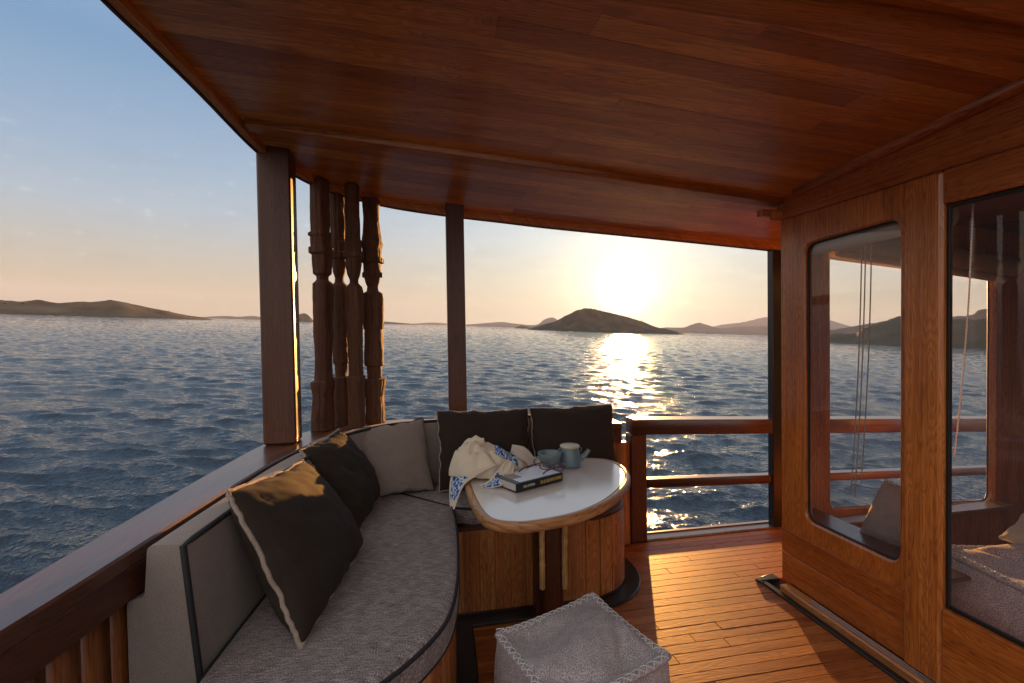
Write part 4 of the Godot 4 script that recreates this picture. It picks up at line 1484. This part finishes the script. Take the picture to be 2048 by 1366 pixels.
# ---------------------------------------------------------------- table and what lies on it
const TT := 0.70
func make_table() -> void:
	var o := thing("table", Vector3(0.6, 0, -2.2), "rounded white-topped table with a pale wooden edge on a post with two bamboo rods", "table")
	var pl := crv([Vector2(0.214, -2.33), Vector2(0.213, -2.10), Vector2(0.226, -1.92), Vector2(0.262, -1.82), Vector2(0.355, -1.768), Vector2(0.47, -1.775), Vector2(0.59, -1.808), Vector2(0.70, -1.87), Vector2(0.80, -1.955), Vector2(0.90, -2.07), Vector2(0.985, -2.20), Vector2(1.030, -2.33), Vector2(1.040, -2.44), Vector2(1.015, -2.54), Vector2(0.94, -2.595), Vector2(0.80, -2.63), Vector2(0.60, -2.67), Vector2(0.42, -2.68), Vector2(0.30, -2.65), Vector2(0.235, -2.55)], 5, true)
	var inn := inset(pl, 0.028)
	var st := ST()
	prism(st, inn, 0.672, 0.6975)
	put(st, "white_top", M.white, o)
	# wooden edge, a shade higher than the laminate
	st = ST()
	grain("x")
	var sec := [[0.0, 0.664], [0.0, 0.690], [0.004, 0.697], [0.010, 0.700], [0.020, 0.700], [0.026, 0.698], [0.029, 0.694], [0.029, 0.668], [0.024, 0.660], [0.006, 0.660]]
	var rows := []
	var uvs := []
	var run := 0.0
	for i in pl.size() + 1:
		var p := pl[i % pl.size()]
		if i > 0: run += p.distance_to(pl[i - 1])
		var d := (inn[i % pl.size()] - p).normalized()
		var row := PackedVector3Array()
		var ur := PackedVector2Array()
		for k in sec.size() + 1:
			var e: Array = sec[k % sec.size()]
			var q: Vector2 = p + d * e[0]
			row.append(Vector3(q.x, e[1], q.y))
			ur.append(Vector2(run * 0.5, k * 0.012))
		rows.append(row)
		uvs.append(ur)
	grid(st, rows, false, uvs, 1)
	put(st, "edge_band", M.edge, o)
	# joints where lengths of the edge meet
	for i in [30, 12, 52, 64]:
		var p := pl[i]
		var t := (pl[i + 1] - pl[i - 1]).normalized()
		st = ST()
		box(st, Vector3(p.x, 0.680, p.y) + Vector3(t.y, 0, -t.x) * 0.0128, Vector3(0.0025, 0.0362, 0.0247), 0.0005, Basis(Vector3.UP, -atan2(t.y, t.x)))
		put(st, "edge_joint", M.inner, o)
	# frame, post and rods
	st = ST()
	grain("x")
	prism(st, inset(pl, 0.09), 0.63, 0.6715, 0.0, 0.008)
	put(st, "under_frame", M.maho_dull, o)
	st = ST()
	grain("y")
	box2(st, Vector3(0.555, 0.014, -2.235), Vector3(0.625, 0.6295, -2.165), 0.006)
	put(st, "leg", M.post, o)
	st = ST()
	grain("y")
	box2(st, Vector3(0.528, 0.0145, -2.30), Vector3(0.66, 0.6295, -2.236), 0.004)
	put(st, "back_plate", M.maho_dull, o)
	for e in [[0.537, 0.245, 1], [0.642, 0.235, 2]]:
		st = ST()
		var path := PackedVector3Array()
		var rad := []
		for k in 41:
			var f := k / 40.0
			path.append(Vector3(e[0] + 0.0006 * sin(f * 7.0 + e[2]), lerpf(e[1], 0.6295, f), -2.150 + 0.006 * f))
			var nd := fposmod(f * 2.6 + e[2] * 0.3, 1.0)
			rad.append(0.0128 + (0.0022 if nd < 0.06 else 0.0))
		grain("y")
		tube(st, path, rad, 10)
		put(st, "bamboo_rod", M.bamboo, o)

func text_on(parent: Node3D, s: String, size: float, at: Vector3, b: Basis, mat: Material, squeeze := 1.0) -> void:
	var f := SystemFont.new()
	f.font_names = PackedStringArray(["Droid Sans"])
	f.font_weight = 700
	var t := TextMesh.new()
	t.text = s
	t.font = f
	t.font_size = 48
	t.pixel_size = size / 48.0
	t.depth = 0.0006
	t.horizontal_alignment = HORIZONTAL_ALIGNMENT_LEFT
	var o := MeshInstance3D.new()
	o.name = "lettering"
	o.mesh = t
	o.material_override = mat
	o.transform = Transform3D(b * Basis.from_scale(Vector3(squeeze, 1, 1)), at - org)
	parent.add_child(o, true)

func make_tableware() -> void:
	# book
	var A := Vector3(0.414, TT, -2.099)      # near corner, spine runs to the right from here
	var sp := Vector3(0.246, 0, -0.124)
	var fo := Vector3(-0.104, 0, -0.089) * 1.35
	var o := thing("book", A, "thick hardcover book with a black spine and pale cover lying under the glasses", "book")
	var L := sp.length()
	var X := sp.normalized()
	var Zb := X.cross(Vector3.UP).normalized()   # towards the viewer
	var bw := 0.172
	var b := Basis(X, Vector3.UP, Zb)
	var c0 := A + X * (L * 0.5) - Zb * (bw * 0.5)
	var th := 0.040
	var st := ST()
	box(st, c0 + Vector3.UP * 0.0022, Vector3(L, 0.0028, bw), 0.001, b)
	put(st, "back_cover", M.cover, o)
	st = ST()
	box(st, c0 + Vector3.UP * (th - 0.0016), Vector3(L, 0.0028, bw), 0.001, b)
	var fc := put(st, "front_cover", M.cover, o)
	st = ST()
	box(st, c0 + Vector3.UP * (th + 0.0002) + X * 0.01, Vector3(L * 0.86, 0.0006, bw * 0.90), 0.0001, b)
	put(st, "cover_print", M.cover_top, fc)
	st = ST()
	box(st, c0 + Vector3.UP * (th + 0.0007) - X * (L * 0.30) - Zb * 0.03, Vector3(L * 0.22, 0.0005, bw * 0.62), 0.0001, b)
	put(st, "cover_picture", M.cover_art, fc)
	st = ST()
	box(st, A + X * (L * 0.5) - Zb * 0.0014 + Vector3.UP * (th * 0.5), Vector3(L, th - 0.002, 0.0028), 0.001, b)
	var spn := put(st, "spine", M.cover, o)
	st = ST()
	box(st, c0 + Vector3.UP * (th * 0.5) - Zb * 0.004, Vector3(L - 0.012, th - 0.0064, bw - 0.016), 0.0015, b)
	put(st, "pages", M.paper, o)
	text_on(spn, "CARL HOFFMAN", 0.0140, A + X * 0.040 + Vector3.UP * (th * 0.5) + Zb * 0.0005, b, M.letter, 0.62)
	text_on(spn, "THE LAST WILD MEN OF BORNEO", 0.0200, A + X * 0.137 + Vector3.UP * (th * 0.5) + Zb * 0.0005, b, M.gold, 0.42)
	for t in spn.get_children():
		var w: float = (t.mesh as TextMesh).get_aabb().size.x
		t.position -= X * 0.0
	# glasses on the book, a purple frame folded open
	var gc := A + X * 0.155 - Zb * 0.085 + Vector3.UP * (th + 0.004)
	o = thing("glasses", gc, "purple-framed reading glasses lying open on the book", "glasses")
	var fx := (X * 0.50 + Zb * 0.86).normalized()
	var fz := fx.cross(Vector3.UP).normalized()
	var F := A + X * (L - 0.018) - Zb * 0.055 + Vector3.UP * (th + 0.020)
	st = ST()
	for s in [-1.0, 1.0]:
		var ring := PackedVector3Array()
		for k in 25:
			var t := TAU * k / 24.0
			var ex := signf(cos(t)) * pow(absf(cos(t)), 0.7) * 0.026
			var ey := signf(sin(t)) * pow(absf(sin(t)), 0.7) * 0.018
			ring.append(F + fx * (s * 0.034 + ex) + Vector3.UP * ey + fz * 0.002 * absf(ex) * 20.0)
		tube(st, ring, 0.0026, 6, false)
	tube(st, PackedVector3Array([F - fx * 0.009 + Vector3.UP * 0.004, F + Vector3.UP * 0.008, F + fx * 0.009 + Vector3.UP * 0.004]), 0.0026, 6)
	put(st, "frame", M.purple, o)
	for s in [-1.0, 1.0]:
		st = ST()
		var a: Vector3 = F + fx * (s * 0.062) + Vector3.UP * 0.008
		var back: Vector3 = (-X * 0.95 - Zb * 0.10 + fx * s * -0.05).normalized()
		var path := PackedVector3Array([a, a + back * 0.004 - Vector3.UP * 0.001])
		for k in 9: path.append(a + back * (0.012 + 0.0135 * k) - Vector3.UP * (0.001 * k + (0.012 * pow(maxf(0.0, k - 5.0) / 3.0, 2.0))))
		tube(st, path, 0.0032, 6)
		put(st, "temple", M.purple, o)
	# cup
	var cc := Vector3(0.655, TT, -2.43)
	o = thing("cup", cc, "wide grey-blue ceramic cup with its handle to the left", "cup")
	st = ST()
	lathe(st, cc, [[0.0, 0.0005], [0.024, 0.0005], [0.027, 0.003], [0.028, 0.010], [0.041, 0.024], [0.052, 0.045], [0.059, 0.066], [0.062, 0.082], [0.0605, 0.0845], [0.058, 0.082], [0.054, 0.064], [0.045, 0.040], [0.030, 0.022], [0.0, 0.016]], 36)
	put(st, "bowl", M.glaze_in, o)
	st = ST()
	var hp := PackedVector3Array()
	for k in 15:
		var t := PI * k / 14.0
		hp.append(cc + Vector3(-0.050 - sin(t) * 0.030 + 0.008 * (1.0 - k / 14.0) - 0.008, 0.045 + cos(t) * 0.024, 0.012))
	tube(st, hp, 0.0048, 8)
	put(st, "handle", M.glaze, o)
	# teapot
	var tc := Vector3(0.768, TT, -2.455)
	o = thing("teapot", tc, "small blue-grey ceramic teapot with a flat cream lid and a short spout", "teapot")
	st = ST()
	lathe(st, tc, [[0.0, 0.0005], [0.050, 0.0005], [0.056, 0.004], [0.058, 0.012], [0.059, 0.03], [0.056, 0.052], [0.052, 0.070], [0.049, 0.080], [0.047, 0.092], [0.047, 0.098], [0.0, 0.098]], 40)
	put(st, "body", M.glaze, o)
	st = ST()
	lathe(st, tc, [[0.0, 0.0985], [0.047, 0.0985], [0.050, 0.100], [0.0505, 0.108], [0.048, 0.1105], [0.0, 0.112]], 36)
	put(st, "lid", M.lid, o)
	st = ST()
	var s0 := tc + Vector3(0.050, 0.040, 0.010)
	var s1 := tc + Vector3(0.098, 0.083, 0.016)
	var spath := PackedVector3Array()
	var srad := []
	for k in 9:
		var f := k / 8.0
		spath.append(s0.lerp(s1, f) + Vector3(0, -0.006 * sin(f * PI), 0))
		srad.append(lerpf(0.020, 0.0095, pow(f, 0.7)))
	tube(st, spath, srad, 14)
	put(st, "spout", M.glaze, o)
	for s in [-1.0, 1.0]:
		st = ST()
		var lp := PackedVector3Array()
		for k in 13:
			var t := PI * k / 12.0
			lp.append(tc + Vector3(s * 0.047 + s * sin(t) * 0.014, 0.085 + cos(t) * 0.012, 0.004))
		tube(st, lp, 0.003, 6)
		put(st, "lug", M.glaze, o)

func make_scarf() -> void:
	var o := thing("scarf", Vector3(0.36, TT, -2.42), "crumpled off-white cotton scarf with blue flowered corners hanging over the table edge", "scarf")
	var nz := FastNoiseLite.new()
	nz.seed = 77; nz.frequency = 4.2; nz.fractal_octaves = 3
	var rg := FastNoiseLite.new()
	rg.seed = 12; rg.frequency = 3.0; rg.fractal_type = FastNoiseLite.FRACTAL_RIDGED; rg.fractal_octaves = 2
	# heaped body: rings round a centre line, drawn in under its own edge
	var st := ST()
	var n := 72
	var mrow := 34
	var rows := []
	var uvs := []
	for i in mrow + 1:
		var f := float(i) / mrow               # 0 at the crown, 1 tucked under
		var row := PackedVector3Array()
		var ur := PackedVector2Array()
		for j in n + 1:
			var t := TAU * j / n
			var cx := cos(t)
			var sz := sin(t)
			var out := 1.0 + 0.18 * nz.get_noise_2d(cx * 0.5 + 5.0, sz * 0.5) + 0.07 * sin(t * 5.0 + 1.0) + 0.04 * sin(t * 9.0)
			var r := sin(minf(f * 1.12, 1.0) * PI * 0.5)
			var q := Vector2(cx * 0.165 * out * r, sz * 0.115 * out * r)
			var h := pow(maxf(0.0, 1.0 - pow(r, 2.3)), 0.62)
			var high := 0.140 + 0.030 * clampf(-cx, -0.8, 1.0) - 0.012 * sz
			var y := high * h
			var fold := 0.020 * r * sin(t * 7.0 + 5.0 * nz.get_noise_2d(q.x * 2.0, q.y * 2.0) + r * 2.0) + 0.014 * rg.get_noise_2d(q.x * 2.0 + q.y * 1.1, q.y * 3.2 - q.x * 1.0) + 0.014 * nz.get_noise_2d(q.x * 4.0, q.y * 4.0)
			y += fold * (0.35 + 0.65 * h) * minf(1.0, f * 5.0 + 0.3)
			if f > 0.90: y *= 1.0
			var w := Vector2(q.x, q.y).rotated(0.12)
			row.append(Vector3(0.352 + w.x * 1.12 - 0.03 * h, TT + maxf(0.003, y), -2.43 + w.y))
			ur.append(Vector2(0.5 + 2.2 * q.x + 0.02 * f * cx, 0.5 + 2.9 * q.y + 0.02 * f * sz))
		rows.append(row)
		uvs.append(ur)
	grid(st, rows, false, uvs, 1)
	# the corner that hangs over the left edge, and the hem that rolls out to the right
	hang(st, nz, [Vector3(0.30, TT + 0.10, -2.50), Vector3(0.235, TT + 0.055, -2.50), Vector3(0.172, TT + 0.012, -2.47), Vector3(0.148, TT - 0.035, -2.40), Vector3(0.140, TT - 0.095, -2.29)], [Vector3(0.36, TT + 0.075, -2.30), Vector3(0.30, TT + 0.05, -2.29), Vector3(0.235, TT + 0.02, -2.28), Vector3(0.195, TT - 0.015, -2.26), Vector3(0.160, TT - 0.105, -2.262)], Vector2(0.52, 0.02), Vector2(0.44, 0.16), 0.012)
	hang(st, nz, [Vector3(0.42, TT + 0.09, -2.33), Vector3(0.36, TT + 0.055, -2.27), Vector3(0.31, TT + 0.02, -2.23), Vector3(0.27, TT + 0.008, -2.22)], [Vector3(0.45, TT + 0.075, -2.31), Vector3(0.42, TT + 0.035, -2.23), Vector3(0.385, TT + 0.012, -2.19), Vector3(0.325, TT + 0.006, -2.18)], Vector2(0.55, 0.02), Vector2(0.36, 0.18), 0.016)
	hang(st, nz, [Vector3(0.48, TT + 0.115, -2.52), Vector3(0.54, TT + 0.10, -2.50), Vector3(0.575, TT + 0.06, -2.46), Vector3(0.565, TT + 0.022, -2.40), Vector3(0.50, TT + 0.03, -2.36)], [Vector3(0.44, TT + 0.115, -2.36), Vector3(0.485, TT + 0.085, -2.34), Vector3(0.515, TT + 0.065, -2.34), Vector3(0.51, TT + 0.052, -2.32), Vector3(0.45, TT + 0.045, -2.30)], Vector2(0.05, 0.60), Vector2(0.25, 0.35), 0.010)
	hang(st, nz, [Vector3(0.56, TT + 0.03, -2.53), Vector3(0.60, TT + 0.042, -2.52), Vector3(0.645, TT + 0.03, -2.50), Vector3(0.67, TT + 0.004, -2.48)], [Vector3(0.555, TT + 0.02, -2.40), Vector3(0.60, TT + 0.03, -2.39), Vector3(0.63, TT + 0.02, -2.385), Vector3(0.65, TT + 0.003, -2.39)], Vector2(0.05, 0.3), Vector2(0.2, 0.2), 0.008)
	put(st, "cotton", M.scarf, o)

func hang(st: SurfaceTool, nz: FastNoiseLite, a: Array, b: Array, u0: Vector2, us: Vector2, amp: float) -> void:
	var ca := Curve3D.new()
	var cb := Curve3D.new()
	for e in [[ca, a], [cb, b]]:
		var pts: Array = e[1]
		for i in pts.size():
			var t: Vector3 = (pts[mini(i + 1, pts.size() - 1)] - pts[maxi(i - 1, 0)]) / 6.0
			e[0].add_point(pts[i], -t, t)
	var rows := []
	var uvs := []
	for i in 31:
		var f := i / 30.0
		var p := ca.sample_baked(f * ca.get_baked_length(), true)
		var q := cb.sample_baked(f * cb.get_baked_length(), true)
		var row := PackedVector3Array()
		var ur := PackedVector2Array()
		for j in 25:
			var g := j / 24.0
			var r := p.lerp(q, g)
			r.y += amp * (sin(g * 11.0 + f * 3.0) * 0.5 + nz.get_noise_2d(f * 0.5, g * 0.5 + u0.x * 9.0)) * sin(PI * minf(1.0, f * 2.0 + 0.15) * 0.5) * (0.3 + 0.7 * sin(PI * g))
			row.append(r)
			ur.append(u0 + Vector2(f, g) * us)
		rows.append(row)
		uvs.append(ur)
	grid(st, rows, false, uvs, 1)

# ---------------------------------------------------------------- the scene
func _ready() -> void:
	rng.seed = 20
	# camera, sky, sun, exposure
	var cam := Camera3D.new()
	cam.name = "camera"
	cam.fov = 68.67
	cam.near = 0.05
	cam.far = 30000.0
	cam.transform = SHIP * Transform3D(Basis(Vector3(0.982, -0.015, 0.190), Vector3(0.019, 1.0, -0.018), Vector3(-0.190, 0.021, 0.982)).orthonormalized(), EYE)
	add_child(cam)
	var sun_az := deg_to_rad(23.57)
	var sun_el := deg_to_rad(4.0)
	var sun := Vector3(sin(sun_az) * cos(sun_el), sin(sun_el), -cos(sun_az) * cos(sun_el))
	var env := Environment.new()
	env.background_mode = Environment.BG_SKY
	env.sky = Sky.new()
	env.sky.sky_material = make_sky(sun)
	env.background_energy_multiplier = 1.0
	env.tonemap_mode = Environment.TONE_MAPPER_LINEAR
	env.tonemap_exposure = 6.6
	env.sdfgi_enabled = true
	env.ssao_enabled = true
	env.ssil_enabled = true
	env.fog_enabled = true
	env.fog_density = 0.000052
	env.fog_light_color = Color(0.84, 0.86, 0.94)
	var we := WorldEnvironment.new()
	we.name = "world_environment"
	we.environment = env
	add_child(we)
	var key := DirectionalLight3D.new()
	key.name = "sun"
	key.light_energy = 0.76
	key.light_color = Color(1.0, 0.70, 0.36)
	key.light_angular_distance = 0.5
	key.shadow_enabled = true
	add_child(key)
	key.look_at_from_position(Vector3.ZERO, -sun)
	make_materials()
	# the place
	make_sea()
	make_land()
	make_deck()
	make_roof()
	make_rail()
	make_posts()
	make_cabin()
	make_bench()
	make_table()
	# the things in it
	make_figures()
	make_pillows()
	make_pouf("pouf", "square grey linen pouf with cross-stitched edges on the deck by the bench", [Vector3(0.244, 0, -1.581), Vector3(0.626, 0, -1.741), Vector3(0.724, 0, -1.364), Vector3(0.345, 0, -1.205)], 0.42, 5)
	make_pouf("pouf", "grey linen pouf with pale cross-stitching inside the cabin behind the door glass", [Vector3(2.16, 0, -1.72), Vector3(2.68, 0, -1.62), Vector3(2.60, 0, -1.10), Vector3(2.08, 0, -1.20)], 0.46, 6)
	make_pillow("creamy beige pillow on the pouf inside the cabin", "", [Vector3(2.66, 0.60, -1.72), Vector3(2.80, 0.57, -1.28), Vector3(2.50, 0.49, -1.24), Vector3(2.40, 0.50, -1.66)], 0.16, 41, M.beige, M.beige)
	make_tableware()
	make_scarf()
